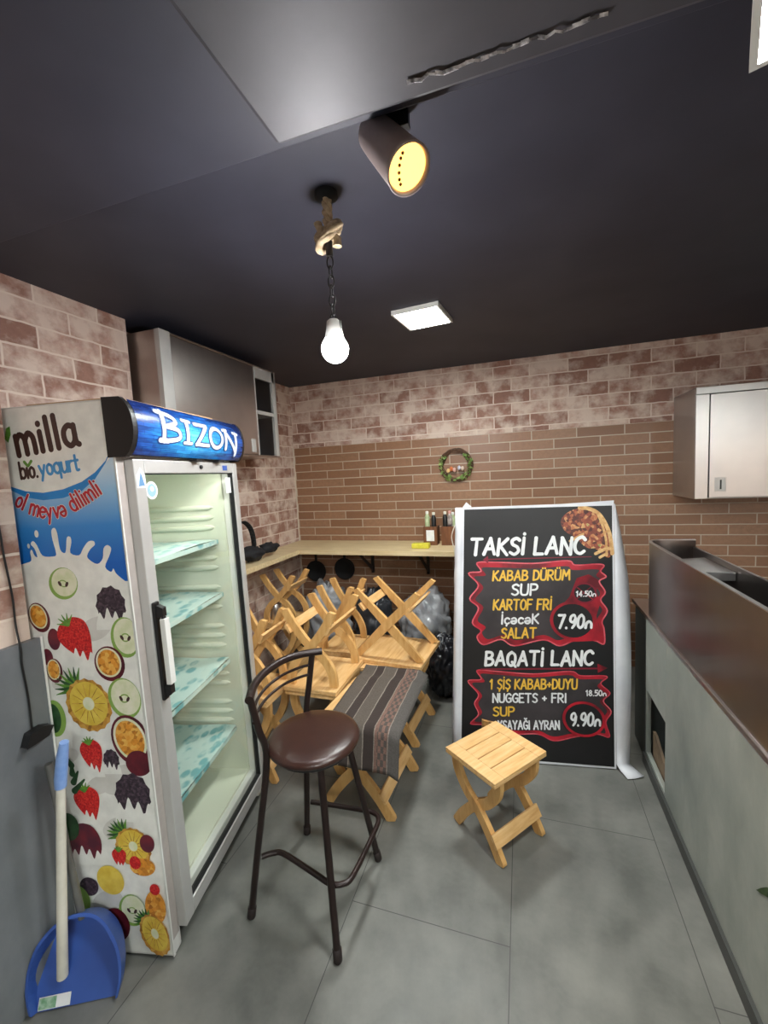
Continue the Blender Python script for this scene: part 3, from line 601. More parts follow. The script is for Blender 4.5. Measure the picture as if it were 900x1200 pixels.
# side print (u = distance from rear to front, measured as -s)
def smap(u, v, h=0): return Vector((-h, max(.005, min(.576, -u-.0145*v)), v))
m = MB(); SM = []
def sm_(mt): SM.append(mt); return len(SM)-1
P_WH = sm_(M['paint_white'])
tgr = NT('blue_sky_gradient_print'); tgr.b.inputs['Roughness'].default_value = .4
sp = tgr.n('ShaderNodeSeparateXYZ'); tgr.l(tgr.coord('Object'), sp.inputs[0]); mr = tgr.n('ShaderNodeMapRange'); mr.inputs[1].default_value = 1.36; mr.inputs[2].default_value = 1.66; tgr.l(sp.outputs[2], mr.inputs[0])
tgr.l(tgr.ramp(mr.outputs[0], [(0, rgb(10, 98, 190)), (.4, rgb(56, 138, 212)), (.75, rgb(150, 196, 232)), (1, rgb(200, 220, 236))]), tgr.b.inputs['Base Color'])
P_BL = sm_(tgr.m); P_ARC = sm_(mat('azure_print', rgb(26, 132, 208), .4)); P_BR = sm_(mat('dark_brown_print', rgb(66, 40, 34), .4)); P_SKY = sm_(mat('light_blue_print', rgb(70, 150, 210), .4))
P_RED = sm_(mat('crimson_text_print', rgb(190, 28, 48), .4)); P_GR = sm_(mat('leaf_green_print', rgb(110, 160, 60), .4, c2=rgb(70, 120, 40), nscale=40)); P_DG = sm_(mat('dark_leaf_print', rgb(50, 92, 52), .4, c2=rgb(34, 66, 36), nscale=40))
P_CR = sm_(mat('cream_flesh_print', rgb(232, 230, 206), .4, c2=rgb(214, 220, 178), nscale=30)); P_LG = sm_(mat('apple_rim_print', rgb(140, 176, 84), .4)); P_ST = sm_(voro('strawberry_print', [(.1, rgb(150, 14, 20)), (.5, rgb(206, 30, 34)), (.85, rgb(226, 70, 56))], 200))
P_BK = sm_(voro('blackberry_print', [(.1, rgb(24, 18, 24)), (.5, rgb(58, 44, 56)), (.9, rgb(96, 80, 90))], 150)); P_MA = sm_(mat('passion_skin_print', rgb(104, 28, 40), .4, c2=rgb(74, 18, 32), nscale=20)); P_OR = sm_(voro('passion_pulp_print', [(.1, rgb(150, 84, 20)), (.5, rgb(226, 150, 50)), (.9, rgb(240, 196, 100))], 80))
P_YE = sm_(mat('pineapple_flesh_print', rgb(232, 206, 90), .4, c2=rgb(214, 180, 62), nscale=25)); P_RN = sm_(voro('pineapple_rind_print', [(.1, rgb(120, 78, 30)), (.5, rgb(196, 140, 52)), (.9, rgb(220, 176, 90))], 60)); P_GW = sm_(mat('milk_shadow_print', rgb(206, 204, 196), .4, c2=rgb(222, 220, 214), nscale=12))
P_PL = sm_(mat('plum_print', rgb(84, 34, 50), .4, c2=rgb(120, 40, 50), nscale=18)); P_BG = sm_(mat('offwhite_print', rgb(240, 240, 233), .4))
lf = Lift(.0010, .00003)
def poly(pts, mi): h = lf(); m.flat([smap(a, b, h) for a, b in pts], mi)
D2 = .575
poly([(-D2, .012), (-.006, .012), (-.006, 1.852), (-D2, 1.852)], P_BG)
poly([(-D2, 1.30), (-.006, 1.30), (-.006, 1.69), (-.055, 1.668), (-.10, 1.63), (-.16, 1.592), (-.22, 1.575), (-.28, 1.575), (-.335, 1.585), (-.384, 1.606), (-D2, 1.70)], P_BL)
arcU = [(.45, 1.65), (.384, 1.614), (.335, 1.597), (.276, 1.589), (.207, 1.596), (.142, 1.615), (.094, 1.641), (.055, 1.674), (.008, 1.715)]; arcL = [(.45, 1.645), (.383, 1.601), (.337, 1.578), (.279, 1.566), (.21, 1.569), (.145, 1.587), (.096, 1.621), (.055, 1.668), (.008, 1.711)]
poly([(-a, b) for a, b in arcU]+[(-a, b) for a, b in reversed(arcL)], P_ARC)
text(m, 'milla', smap, (-.343, 1.709), (-.142, 1.729), .098, .0178, P_BR, lf, 0, gap=.25, taper=0)
text(m, 'bjo.', smap, (-.345, 1.637), (-.287, 1.640), .05, .0085, P_BR, lf, 0, gap=.17, taper=0); ribbon(m, [(-.318, 1.675), (-.328, 1.688)], .009, smap, lf, P_GR); ribbon(m, [(-.316, 1.675), (-.304, 1.689)], .009, smap, lf, P_GR)
text(m, 'yoqurt', smap, (-.278, 1.642), (-.145, 1.652), .05, .0085, P_SKY, lf, 0, gap=.17, taper=0)
poly([(-.385, 1.762), (-.374, 1.75), (-.362, 1.775), (-.362, 1.80), (-.375, 1.795)], P_GR)
AB = [(-.378, 1.556), (-.364, 1.547), (-.335, 1.528), (-.3, 1.515), (-.265, 1.508), (-.218, 1.511), (-.182, 1.523), (-.151, 1.538), (-.113, 1.556), (-.078, 1.576)]
ABL = [math.hypot(AB[k+1][0]-AB[k][0], AB[k+1][1]-AB[k][1]) for k in range(len(AB)-1)]
def arcf(q):
    q = q*sum(ABL); i = 0
    while i < len(ABL)-1 and q > ABL[i]: q -= ABL[i]; i += 1
    f = q/ABL[i]
    a, b = AB[i], AB[i+1]; c0 = AB[max(0, i-1)]; c1 = AB[min(len(AB)-1, i+2)]
    an = math.atan2(b[1]-a[1], b[0]-a[0])*.5+math.atan2(c1[1]-c0[1], c1[0]-c0[0])*.5
    return a[0]+(b[0]-a[0])*f, a[1]+(b[1]-a[1])*f, an
for mi_, w_ in ((P_BG, .0105), (P_RED, .0075)): text(m, 'ol meyv? dilimli', smap, (-.395, 1.55), (-.078, 1.55), .052, w_, mi_, lf, 0, arc=arcf, taper=0, gap=.2)
spl = [(.575, 1.33), (.47, 1.36), (.42, 1.39), (.40, 1.365), (.369, 1.37), (.345, 1.378), (.345, 1.405), (.338, 1.412), (.332, 1.395), (.322, 1.388), (.328, 1.415), (.340, 1.43), (.33, 1.44), (.318, 1.425), (.303, 1.392), (.27, 1.388), (.255, 1.395), (.262, 1.44), (.262, 1.47), (.25, 1.478), (.243, 1.46), (.24, 1.41), (.226, 1.397), (.219, 1.41), (.212, 1.445), (.2, 1.447), (.198, 1.43), (.206, 1.397), (.177, 1.388), (.16, 1.41), (.14, 1.43), (.122, 1.43), (.12, 1.418), (.136, 1.406), (.15, 1.385), (.142, 1.371), (.118, 1.358), (.098, 1.375), (.092, 1.405), (.078, 1.416), (.066, 1.405), (.076, 1.38), (.093, 1.348), (.075, 1.331), (.066, 1.342), (.058, 1.325), (.03, 1.30), (.006, 1.285)]
sp3 = smooth([(-a, b, 0) for a, b in spl], 3)
poly([(-D2, .014), (-.007, .014)]+[(p.x, p.y) for p in reversed(sp3)], P_BG)
for cx, cz, r_ in ((.315, 1.462, .009), (.348, 1.425, .006)): poly([(-cx+r_*.8*math.cos(a), cz+r_*1.3*math.sin(a)) for a in [i*PI/8 for i in range(16)]], P_BG)
def ell(s, z, a, b, mi, rot=0, n=28, jag=0, clip=True):
    pts = []
    for i in range(n):
        t_ = 2*PI*i/n; k = 1+(jag*(1 if i % 2 else -1)); x = a*k*math.cos(t_); y = b*k*math.sin(t_)
        px = -s+x*math.cos(rot)-y*math.sin(rot); pz = z+x*math.sin(rot)+y*math.cos(rot)
        if clip: px = min(px, -.006)
        pts.append((px, pz))
    poly(pts, mi)
def drip(s, z, a, b):    # milk dripping over the lower part of a fruit
    pts = [(-s-a*1.15, z-b*1.25)]
    for i in range(9):
        u = -1.1+2.2*i/8; pts.append((-s+a*u, z-b*(.25 if i % 2 else .75)-b*.15*math.cos(i)))
    pts = [(p.x, p.y) for p in smooth([(x, y, 0) for x, y in pts[1:]], 4)]; pts = [(-s-a*1.15, z-b*1.25)]+pts+[(-s+a*1.15, z-b*1.25)]; pts = [(min(x, -.006), y) for x, y in pts]; poly(pts, P_BG)
def apple(s, z, a, b, rot=0):
    ell(s, z, a, b, P_LG, rot); ell(s-.004, z+.004, a*.88, b*.88, P_CR, rot); ell(s, z, a*.3, b*.22, P_LG, rot); ell(s, z, a*.22, b*.15, P_CR, rot)
    ell(s+.012, z, .005, .009, P_BR, .5); ell(s-.012, z-.003, .005, .009, P_BR, -.5)
def passion(s, z, a, b, rot=0): ell(s, z, a, b, P_MA, rot); ell(s+.003, z+.004, a*.84, b*.84, P_CR, rot); ell(s+.003, z+.004, a*.72, b*.74, P_OR, rot)
def berry(s, z, a, b): ell(s, z, a, b, P_BK, 0, 22, .05); drip(s, z, a, b)
def straw(s, z, a, b, rot=.5):
    o = []
    for x, y in ((0, -1), (.45, -.55), (.85, .1), (.9, .6), (.5, .95), (0, 1), (-.5, .95), (-.9, .6), (-.85, .1), (-.45, -.55)):
        x *= a; y *= b; o.append((-s+x*math.cos(rot)-y*math.sin(rot), z+x*math.sin(rot)+y*math.cos(rot)))
    o = [(min(p.x, -.006), p.y) for p in smooth([(x, y, 0) for x, y in o], 4, True)]; poly(o, P_ST)
    for k in range(-2, 3):
        an = rot+PI/2+k*.5; c = (-s-math.sin(rot)*b*.8, z+math.cos(rot)*b*.8); ribbon(m, [c, (c[0]+math.cos(an)*a*.6, c[1]+math.sin(an)*a*.6)], .012, smap, lf, P_GR, .8)
    drip(s, z-b*.2, a*.75, b*.7)
def pine(s, z, a, b, lv=True):
    if lv:
        for k in range(9):
            an = 2.35+(k-4)*.26; c = (-s-a*.5, z+b*.6); ribbon(m, [c, (max(-.56, c[0]+math.cos(an)*a*.95), c[1]+math.sin(an)*a*.95)], .022, smap, lf, P_DG if k % 2 else P_GR, .9)
    ell(s, z, a, b, P_RN, .3, 34, .03); ell(s, z+b*.06, a*.84, b*.84, P_YE, .3); ell(s, z+b*.06, a*.25, b*.25, P_CR, .3)
    for k in range(14):
        an = k*PI/7; ribbon(m, [(-s+math.cos(an)*a*.3, z+b*.06+math.sin(an)*b*.3), (-s+math.cos(an)*a*.74, z+b*.06+math.sin(an)*b*.74)], .003, smap, lf, P_RN, .5)
for s_, z_, r_ in ((.15, 1.15, .06), (.28, .98, .05), (.12, .64, .08), (.2, .62, .05), (.15, .47, .06), (.22, .2, .06), (.3, .72, .04)): ell(s_, z_, r_, r_*.6, P_GW, .4)
apple(.243, 1.30, .05, .052, -.4); berry(.088, 1.224, .05, .062); passion(.342, 1.192, .036, .05, .3); ell(.299, 1.119, .022, .036, P_PL); straw(.214, 1.111, .062, .078)
apple(.05, 1.12, .05, .066); passion(.114, 1.035, .052, .058, .2); ell(.33, 1.06, .02, .028, P_PL); passion(.31, 1.014, .028, .041); pine(.203, .897, .078, .09); apple(.075, .92, .056, .068, .2); ell(.33, .852, .04, .063, P_LG); ell(.335, .852, .028, .05, P_DG)
passion(.068, .778, .066, .088, .3); ell(.05, .70, .045, .044, P_MA); straw(.209, .717, .042, .062, .2); berry(.145, .709, .028, .038); berry(.083, .589, .062, .076); straw(.245, .55, .05, .064, .2)
for k in range(4): ribbon(m, [(-.29, .60+k*.03), (-.25-.02*k, .64+k*.028)], .022, smap, lf, P_DG, .7)
ell(.275, .41, .06, .075, P_PL); drip(.275, .41, .05, .06); ell(.33, .47, .04, .05, P_DG); pine(.101, .404, .062, .07); ell(.05, .42, .026, .032, P_PL); straw(.155, .362, .028, .036, 0); ell(.075, .335, .045, .032, P_OR); ell(.10, .35, .02, .024, P_ST)
ell(.197, .282, .048, .054, P_YE, .4); ell(.279, .254, .034, .034, P_BK); apple(.13, .174, .048, .058); ell(.044, .19, .037, .06, P_OR); ell(.04, .255, .018, .02, P_ST); pine(.056, .088, .05, .078); ell(.194, .118, .05, .062, P_MA); ell(.33, .2, .05, .06, P_LG)
m.build('side_print', SM, fr)
m = MB(); m.box((-.003, -.002, .003), (.006, .0015, 1.685)); m.build('front_edge_trim', M['white'], fr)
# cardboard on top
m = MB(); m.M = Matrix.Translation((-1.145, .968, 0)) @ Matrix.Rotation(FRZ, 4, 'Z'); m.prism([(.04, .03, 1.8685), (.58, .01, 1.8685), (.60, .33, 1.8685), (.06, .36, 1.8685)], (0, 0, .009))
tag(m.build('cardboard_sheet', mat('tan_cardboard', rgb(196, 164, 122), .8), bevel=.001), 'flat tan cardboard sheet lying on top of the fridge', 'cardboard')

# ================================================================== WALL CABINETS
cb = thing('steel_wall_cabinet', 'long stainless steel wall cabinet with open niches on the left wall behind the fridge', 'wall cabinet', (XL, 1.76, 1.765))
x1, L, Hc = .33, 1.07, .635
m = MB(); t_ = .012
m.box((0, 0, 0), (x1, t_, Hc)); m.box((0, L-t_, 0), (x1, L, Hc)); m.box((0, t_, 0), (x1, L-t_, t_)); m.box((0, t_, Hc-t_), (x1, L-t_, Hc)); m.box((0, t_, t_), (t_, L-t_, Hc-t_))
m.build('carcass', M['steel_y'], cb, bevel=.003)
m = MB(); m.box((x1-.03, -.002, 0), (x1+.003, .07, Hc)); m.build('bright_corner_strip', M['alu'], cb, bevel=.002)  # pale finish paints in the light that the steel edge reflects
m = MB(); m.box((x1-.016, .075, .014), (x1-.002, .80, Hc-.014)); d = m.build('sliding_door', M['steel_y'], cb, bevel=.002)
m = MB(); m.box((x1-.002, .72, .03), (x1+.003, .765, .12)); m.box((x1+.003, .728, .04), (x1+.005, .757, .11)); m.build('recessed_pull', M['alu'], d, bevel=.002)
m = MB(); m.box((t_, .80, .012), (x1-.004, .815, Hc-.012)); m.box((x1-.02, 1.02, .012), (x1, 1.058, Hc-.012)); m.box((t_, .815, .30), (x1-.003, 1.05, .325)); m.box((x1-.02, .815, .55), (x1, 1.05, Hc-.012)); m.build('niche_frame', M['alu'], cb)
m = MB(); m.box((.05, .816, .014), (.06, 1.019, .55)); m.build('niche_back', M['dark_gap'], cb)

rc = thing('steel_wall_cabinet', 'stainless steel wall cabinet with a latch door on the tiled back wall at right', 'wall cabinet', (1.055, 3.18, 1.34))
Wc, Dc, Hc = 1.1, .41, .705; m = MB()
m.box((0, .02, 0), (.012, Dc, Hc)); m.box((Wc-.012, .02, 0), (Wc, Dc, Hc)); m.box((.012, .02, 0), (Wc-.012, Dc, .012)); m.box((.012, .02, Hc-.012), (Wc-.012, Dc, Hc)); m.box((.012, Dc-.01, .012), (Wc-.012, Dc, Hc-.012)); m.box((0, 0, Hc-.045), (Wc, .02, Hc)); m.box((0, 0, 0), (.072, .02, Hc-.045)); m.box((Wc-.05, 0, 0), (Wc, .02, Hc-.045)); m.box((.072, .004, 0), (Wc-.05, .02, .008))
m.build('carcass', M['steel'], rc, bevel=.003)
m = MB(); m.box((.076, -.004, .008), (.56, .018, Hc-.049)); d = m.build('door', M['steel'], rc, bevel=.002)
m = MB(); m.box((.105, -.0065, .045), (.167, -.004, .135)); m.box((.11, -.009, .05), (.115, -.006, .13)); m.box((.157, -.009, .05), (.162, -.006, .13)); m.box((.115, -.009, .05), (.157, -.006, .055)); m.box((.115, -.009, .125), (.157, -.006, .13)); lt = m.build('latch_plate', M['alu'], d, bevel=.001)
m = MB(); m.box((.132, -.0075, .06), (.141, -.006, .12), 0); m.build('latch_recess', M['dark_steel'], lt)
m = MB(); m.box((.565, -.004, .008), (1.045, .018, Hc-.049)); m.build('door', M['steel'], rc, bevel=.002)

# ================================================================== BENCH
bn = thing('bar_bench', 'pale wood L-shaped bar shelf along the tiled back corner', 'bar shelf', (XL, YB, 0))
ZB = .995
m = MB(); m.prism([(XL+.001, 1.75, ZB-.036), (-1.80, 1.75, ZB-.036), (-1.80, 3.09, ZB-.036), (.40, 3.09, ZB-.036), (.40, YB-.009, ZB-.036), (XL+.013, YB-.009, ZB-.036)], (0, 0, .036)); m.build('worktop', M['bench'], bn, True, .003)
for x in (-1.32, -.80, .2):
    m = MB(); m.box((x-.012, 3.2, ZB-.062), (x+.012, YB-.01, ZB-.037)); m.box((x-.012, YB-.035, .70), (x+.012, YB-.01, ZB-.06)); m.prism([(x-.006, 3.24, ZB-.06), (x-.006, 3.27, ZB-.06), (x-.006, YB-.035, .76), (x-.006, YB-.035, .72)], (.012, 0, 0)); m.build('bracket', M['black'], bn, True)

# condiment caddies with bottles
def caddy(x, label, card):
    c = thing('condiment_caddy', label, 'condiment caddy', (x, 3.42, ZB), 0, 'wooden condiment caddies on the bar shelf')
    m = MB(); w_, d_, h_ = .058, .055, .155
    m.box((-w_, -d_, 0), (w_, -d_+.008, h_)); m.box((-w_, d_-.008, 0), (w_, d_, h_)); m.box((-w_, -d_+.008, 0), (-w_+.008, d_-.008, h_)); m.box((w_-.008, -d_+.008, 0), (w_, d_-.008, h_)); m.box((-w_+.008, -d_+.008, 0), (w_-.008, d_-.008, .09)); m.build('box', M['caddy'], c, bevel=.002)
    if card:
        m = MB(); m.box((-.032, -d_-.0015, .035), (.034, -d_-.0002, .125)); m.build('paper_card', M['paint_white'], c)
    return c
caddy(-.725, 'brown wooden condiment box with a white paper card on its front', True)
caddy(-.575, 'plain brown wooden condiment box beside the poster board edge', False)
def bottle(x, y, body, cap, label, h=.13, r=.0205):
    b = thing('sauce_bottle', label, 'bottle', (x, y, ZB+.0905), 0, 'small bottles standing in the wooden caddies')
    m = MB(); m.lathe([(r*.95, 0), (r, .01), (r, h*.74), (r*.6, h*.86), (r*.5, h*.88)], 18); m.build('body', body, b)
    m = MB(); m.lathe([(r*.62, h*.88), (r*.62, h*.99), (r*.4, h)], 14); m.build('cap', cap, b)
cream = mat('cream_green_bottle', rgb(196, 204, 170), .35, c2=rgb(150, 170, 120), nscale=25); pinkcap = mat('pink_cap', rgb(206, 150, 140), .4)
bottle(-.752, 3.40, cream, M['white'], 'pale green patterned bottle in the carded wooden box', .19)
bottle(-.698, 3.40, M['black'], M['offwhite'], 'black bottle with a white cap in the carded wooden box', .18)
bottle(-.603, 3.40, M['black'], M['offwhite'], 'black bottle with a cream cap in the plain wooden box', .185)
bottle(-.5625, 3.397, mat('dark_red_bottle', rgb(60, 36, 34), .35, c2=rgb(200, 190, 184), nscale=20), pinkcap, 'dark bottle with a pink cap in the plain wooden box', .19)
bottle(-.545, 3.44, cream, M['white'], 'pale green bottle half hidden behind the poster board edge', .175, .02)
m = MB(); m.box((-.845, 3.20, ZB+.0005), (-.705, 3.27, ZB+.04)); o = m.build('sponge', mat('yellow_sponge', rgb(214, 206, 74), .8, c2=rgb(196, 186, 50), nscale=40, bump=.3), bevel=.006)
tag(o, 'flat yellow sponge lying on the pale bar shelf', 'sponge')
m = MB(); pts = smooth([(-.475, 3.075, ZB+.2), (-.50, 3.07, ZB+.12), (-.485, 3.07, ZB+.02), (-.478, 3.07, ZB-.06), (-.49, 3.07, ZB-.2), (-.485, 3.1, ZB-.34)], 6); pts[0:0] = smooth([(-.47, 3.3, ZB+.02), (-.455, 3.2, ZB+.14)], 4)
m.tube(pts, .004, 6); tag(m.build('power_cord', M['offwhite']), 'thin white cord hanging over the bar shelf edge beside the poster', 'cord')
# black cloth strap bag on left shelf
bg = thing('black_bag', 'black bag with a raised strap slumped on the left shelf', 'bag', (-1.93, 2.62, ZB+.012))
m = MB(); m.sphere((0, 0, .05), .1, 20, 12, scale=(.9, 1.1, .5), disp=.35, seed=2); m.sphere((.02, .2, .06), .07, 16, 10, scale=(.8, 1.4, .55), disp=.4, seed=5); m.build('pouch', mat('black_cloth', rgb(20, 20, 24), .8), bg)
m = MB(); pts = smooth([(0, -.1, .06), (.0, -.16, .2), (.01, -.10, .30), (.01, .0, .24), (.01, .03, .12), (0, .02, .05)], 6)
for i in range(len(pts)-1):
    a, b_ = pts[i], pts[i+1]; k = Vector((.018, .004, .004)); m.add([a-k, a+k, b_+k, b_-k], [(0, 1, 2, 3)], 0, True)
o = m.build('strap', M['matte_black'], bg); q = o.modifiers.new('thick', 'SOLIDIFY'); q.thickness = .006; q.offset = 0

# wreath
wr = thing('wall_wreath', 'small twig wreath with greenery and painted eggs on the back wall', 'wreath', (-.525, YB-.012, 1.645))
m = MB(); random.seed(5)
for k in range(14):
    ph = random.uniform(0, 6.28); rr = .122+random.uniform(-.014, .014)
    pts = [((rr+.008*math.sin(a*5+ph))*math.cos(a), -.014+.010*math.sin(a*4+ph), (rr+.008*math.sin(a*5+ph))*math.sin(a)) for a in [i*2*PI/40 for i in range(40)]]
    m.tube(pts, random.uniform(.0025, .005), 5, closed=True)
m.build('twig_ring', mat('brown_twigs', rgb(104, 74, 54), .8, c2=rgb(70, 48, 36), nscale=40), wr)
m = MB()
for k in range(150):
    a = random.choice((random.uniform(-1.2, .9), random.uniform(2.4, 4.3), random.uniform(3.6, 5.9))); rr = .122+random.uniform(-.02, .02); c = Vector((rr*math.cos(a), -.03+random.uniform(-.012, .012), rr*math.sin(a)))
    d = Vector((random.uniform(-1, 1), random.uniform(-.6, .1), random.uniform(-1, 1))).normalized()*.034; n_ = d.cross(Vector((random.random(), random.random(), random.random()))).normalized()*.009
    m.add([c-d*.5, c+n_, c+d*.5, c-n_], [(0, 1, 2, 3)])
m.build('greenery', mat('wreath_leaves', rgb(104, 140, 66), .6, c2=rgb(160, 180, 110), nscale=30), wr)
for k, (x, z, c) in enumerate(((-.062, -.045, (226, 190, 130)), (-.036, -.03, (216, 120, 70)), (-.01, -.04, (226, 180, 170)), (.03, -.025, (200, 200, 214)), (.058, -.03, (226, 206, 190)))):
    m = MB(); m.sphere((x, -.042, z), .017, 12, 8, scale=(.85, .85, 1.15)); m.build('egg', mat('painted_egg', rgb(*c), .5), wr)

# ================================================================== POSTER BOARD
bd = thing('menu_board', 'tall black menu poster with red frames, leaning, wrapped in white sheet edges', 'menu board', (-.365, 2.2, 0))
ex = Vector((.991, .135, 0)).normalized(); ln_ = .13; nr = Vector((-ex.y, ex.x, 0)); ez = Vector((0, 0, 1))*math.cos(ln_)+nr*math.sin(ln_); bn_ = -ex.cross(ez) * -1
bn_ = ez.cross(ex) * 1.0
if bn_.y > 0: bn_ = -bn_
def bm(a, b, h=0): return ex*a+ez*b+bn_*h
TL, TR, BR_, BL_ = (.064, 1.40), (.862, 1.397), (.815, .006), (.002, .006)
m = MB(); m.prism([bm(*q) for q in (BL_, BR_, TR, TL)], -bn_*.03); m.build('board', M['sheet_white'], bd, bevel=.003)
for a0 in (.10, .68):
    m = MB(); m.prism([bm(a0, .9, -.03), bm(a0+.04, .9, -.03), ex*(a0+.04)+nr*.40+Vector((0, 0, .002)), ex*a0+nr*.40+Vector((0, 0, .002))], nr*.03); m.build('rear_prop', M['dark_steel'], bd)
m = MB(); BMt = [M['print_black'], M['paint_white'], M['paint_yellow'], M['red'], M['pink_line'], M['maroon'], M['panel_grey'], M['meat'], M['tortilla']]
lf = Lift(.0008, .00004)
def bpoly(pts, mi): h = lf(); m.flat([bm(a, b, h) for a, b in pts], mi)
bpoly([(.018, .02), (.806, .016), (.852, 1.385), (.078, 1.388)], 0)
def shrink(pts, k):
    cx = sum(p[0] for p in pts)/len(pts); cy = sum(p[1] for p in pts)/len(pts); ax = max(abs(p[0]-cx) for p in pts); ay = max(abs(p[1]-cy) for p in pts)
    return [(cx+(x-cx)*(1-k/ax), cy+(y-cy)*(1-k/ay)) for x, y in pts]
box1 = [(0.09, 1.028), (0.159, 1.039), (0.139, 1.087), (0.24, 1.089), (0.438, 1.081), (0.617, 1.094), (0.656, 1.07), (0.763, 1.074), (0.799, 1.066), (0.781, 1.036), (0.807, 1.007), (0.772, 0.982), (0.799, 0.926), (0.775, 0.884), (0.805, 0.828), (0.777, 0.771), (0.785, 0.73), (0.782, 0.653), (0.733, 0.67), (0.64, 0.668), (0.558, 0.637), (0.478, 0.667), (0.324, 0.631), (0.254, 0.664), (0.16, 0.633), (0.125, 0.673), (0.148, 0.71), (0.102, 0.753), (0.138, 0.835), (0.092, 0.886), (0.142, 0.961)]
box2 = [(0.067, 0.429), (0.14, 0.442), (0.119, 0.49), (0.22, 0.489), (0.416, 0.482), (0.607, 0.503), (0.659, 0.482), (0.765, 0.486), (0.79, 0.477), (0.757, 0.444), (0.8, 0.397), (0.766, 0.354), (0.802, 0.301), (0.774, 0.245), (0.788, 0.17), (0.726, 0.18), (0.62, 0.159), (0.512, 0.131), (0.431, 0.161), (0.307, 0.153), (0.251, 0.171), (0.146, 0.193), (0.074, 0.196), (0.119, 0.249), (0.099, 0.307), (0.122, 0.359)]
# food picture
food = [(0.591, 1.313), (0.641, 1.362), (0.722, 1.377), (0.785, 1.355), (0.822, 1.29), (0.838, 1.206), (0.832, 1.115), (0.80, 1.118), (0.766, 1.152), (0.714, 1.164), (0.662, 1.218), (0.61, 1.255)]
bpoly([(p.x, p.y) for p in smooth([(a, b, 0) for a, b in food], 4, True)], 7)
ribbon(m, [(p.x, p.y) for p in smooth([(a, b, 0) for a, b in ((.69, 1.378), (.735, 1.372), (.782, 1.345), (.815, 1.29), (.836, 1.22), (.842, 1.13))], 5)], .02, bm, lf, 8)
ribbon(m, [(p.x, p.y) for p in smooth([(a, b, 0) for a, b in ((.78, 1.34), (.80, 1.28), (.815, 1.20), (.815, 1.12))], 5)], .012, bm, lf, 8)
ribbon(m, [(.635, 1.20), (.70, 1.235)], .014, bm, lf, 8); ribbon(m, [(.76, 1.13), (.82, 1.16)], .016, bm, lf, 8); ribbon(m, [(.78, 1.11), (.815, 1.13)], .014, bm, lf, 8)
for bx, th in ((box1, 1), (box2, .8)):
    o_pts = [(p.x, p.y) for p in smooth([(a, b, 0) for a, b in bx], 5, True)]
    bpoly(o_pts, 3); bpoly([(p.x, p.y) for p in smooth([(a, b, 0) for a, b in shrink(bx, .03 if th == 1 else .022)], 5, True)], 6)
    ribbon(m, o_pts+[o_pts[0]], .007*th, bm, lf, 4)
bpoly([(.62, .66), (.77, .67), (.765, .72), (.75, .80), (.77, .86), (.755, .93), (.77, .99), (.72, 1.02), (.66, 1.0), (.62, .9), (.53, .80), (.55, .70)], 3)
ribbon(m, [(.193, 1.105), (.738, 1.114)], .007, bm, lf, 5, .5); bpoly([(.17, 1.103), (.2, 1.125), (.2, 1.083)], 5)
ribbon(m, [(.141, .497), (.75, .523)], .008, bm, lf, 5); bpoly([(.795, .527), (.745, .548), (.745, .50)], 3)
text(m, 'TAKSİ LANC', bm, (.104, 1.132), (.700, 1.132), .088, .019, 1, lf, .14, jit=.03)
text(m, 'KABAB DÜRÜM', bm, (.222, .988), (.622, .992), .052, .0105, 2, lf, .12)
text(m, 'SUP', bm, (.32, .908), (.452, .91), .058, .0115, 1, lf, .12)
text(m, 'KARTOF FRİ', bm, (.219, .827), (.522, .832), .054, .0105, 2, lf, .12)
text(m, 'İç?c?K', bm, (.259, .75), (.452, .756), .05, .0105, 1, lf, .12)
text(m, 'SALAT', bm, (.257, .672), (.437, .679), .052, .0105, 2, lf, .12)
def disc(cx, cy, a, b, ring):
    bpoly([(cx+a*1.16*math.cos(t), cy+b*1.16*math.sin(t)) for t in [i*PI/16 for i in range(32)]], ring); bpoly([(cx+a*math.cos(t), cy+b*math.sin(t)) for t in [i*PI/16 for i in range(32)]], 0)
disc(.695, .921, .052, .047, 5)
ribbon(m, [(.66, .95), (.735, .888)], .005, bm, lf, 3); ribbon(m, [(.73, .955), (.655, .89)], .005, bm, lf, 3)
text(m, '14.50@', bm, (.652, .903), (.75, .905), .027, .0065, 1, lf, .12)
disc(.63, .773, .1, .09, 3); text(m, '7.90@', bm, (.552, .733), (.722, .738), .068, .0145, 1, lf, .18)
text(m, 'BAQATİ LANC', bm, (.166, .521), (.717, .542), .072, .016, 1, lf, .14, jit=.03)
text(m, '1 ŞİŞ KABAB+DUYU', bm, (.185, .393), (.635, .414), .05, .0095, 2, lf, .12)
text(m, 'NUGGETS + FRI', bm, (.199, .322), (.578, .341), .046, .0095, 1, lf, .1)
text(m, 'SUP', bm, (.199, .249), (.308, .256), .046, .0095, 2, lf, .1)
text(m, 'YSAYAĞI AYRAN', bm, (.222, .179), (.538, .198), .044, .0085, 1, lf, .08)
text(m, '18.50@', bm, (.679, .381), (.778, .386), .028, .0065, 1, lf, .1)
disc(.663, .258, .092, .08, 3); text(m, '9.90@', bm, (.596, .222), (.742, .23), .064, .0125, 1, lf, .16)
m.build('printed_face', BMt, bd)
def sheet(name, rows, mt, thick=.002):
    n = len(rows[0]); m = MB(); m.add([p for r in rows for p in r], [(i*n+j, i*n+j+1, (i+1)*n+j+1, (i+1)*n+j) for i in range(len(rows)-1) for j in range(n-1)], 0, True)
    o = m.build(name, mt, bd); q = o.modifiers.new('thick', 'SOLIDIFY'); q.thickness = thick; return o
rows = []
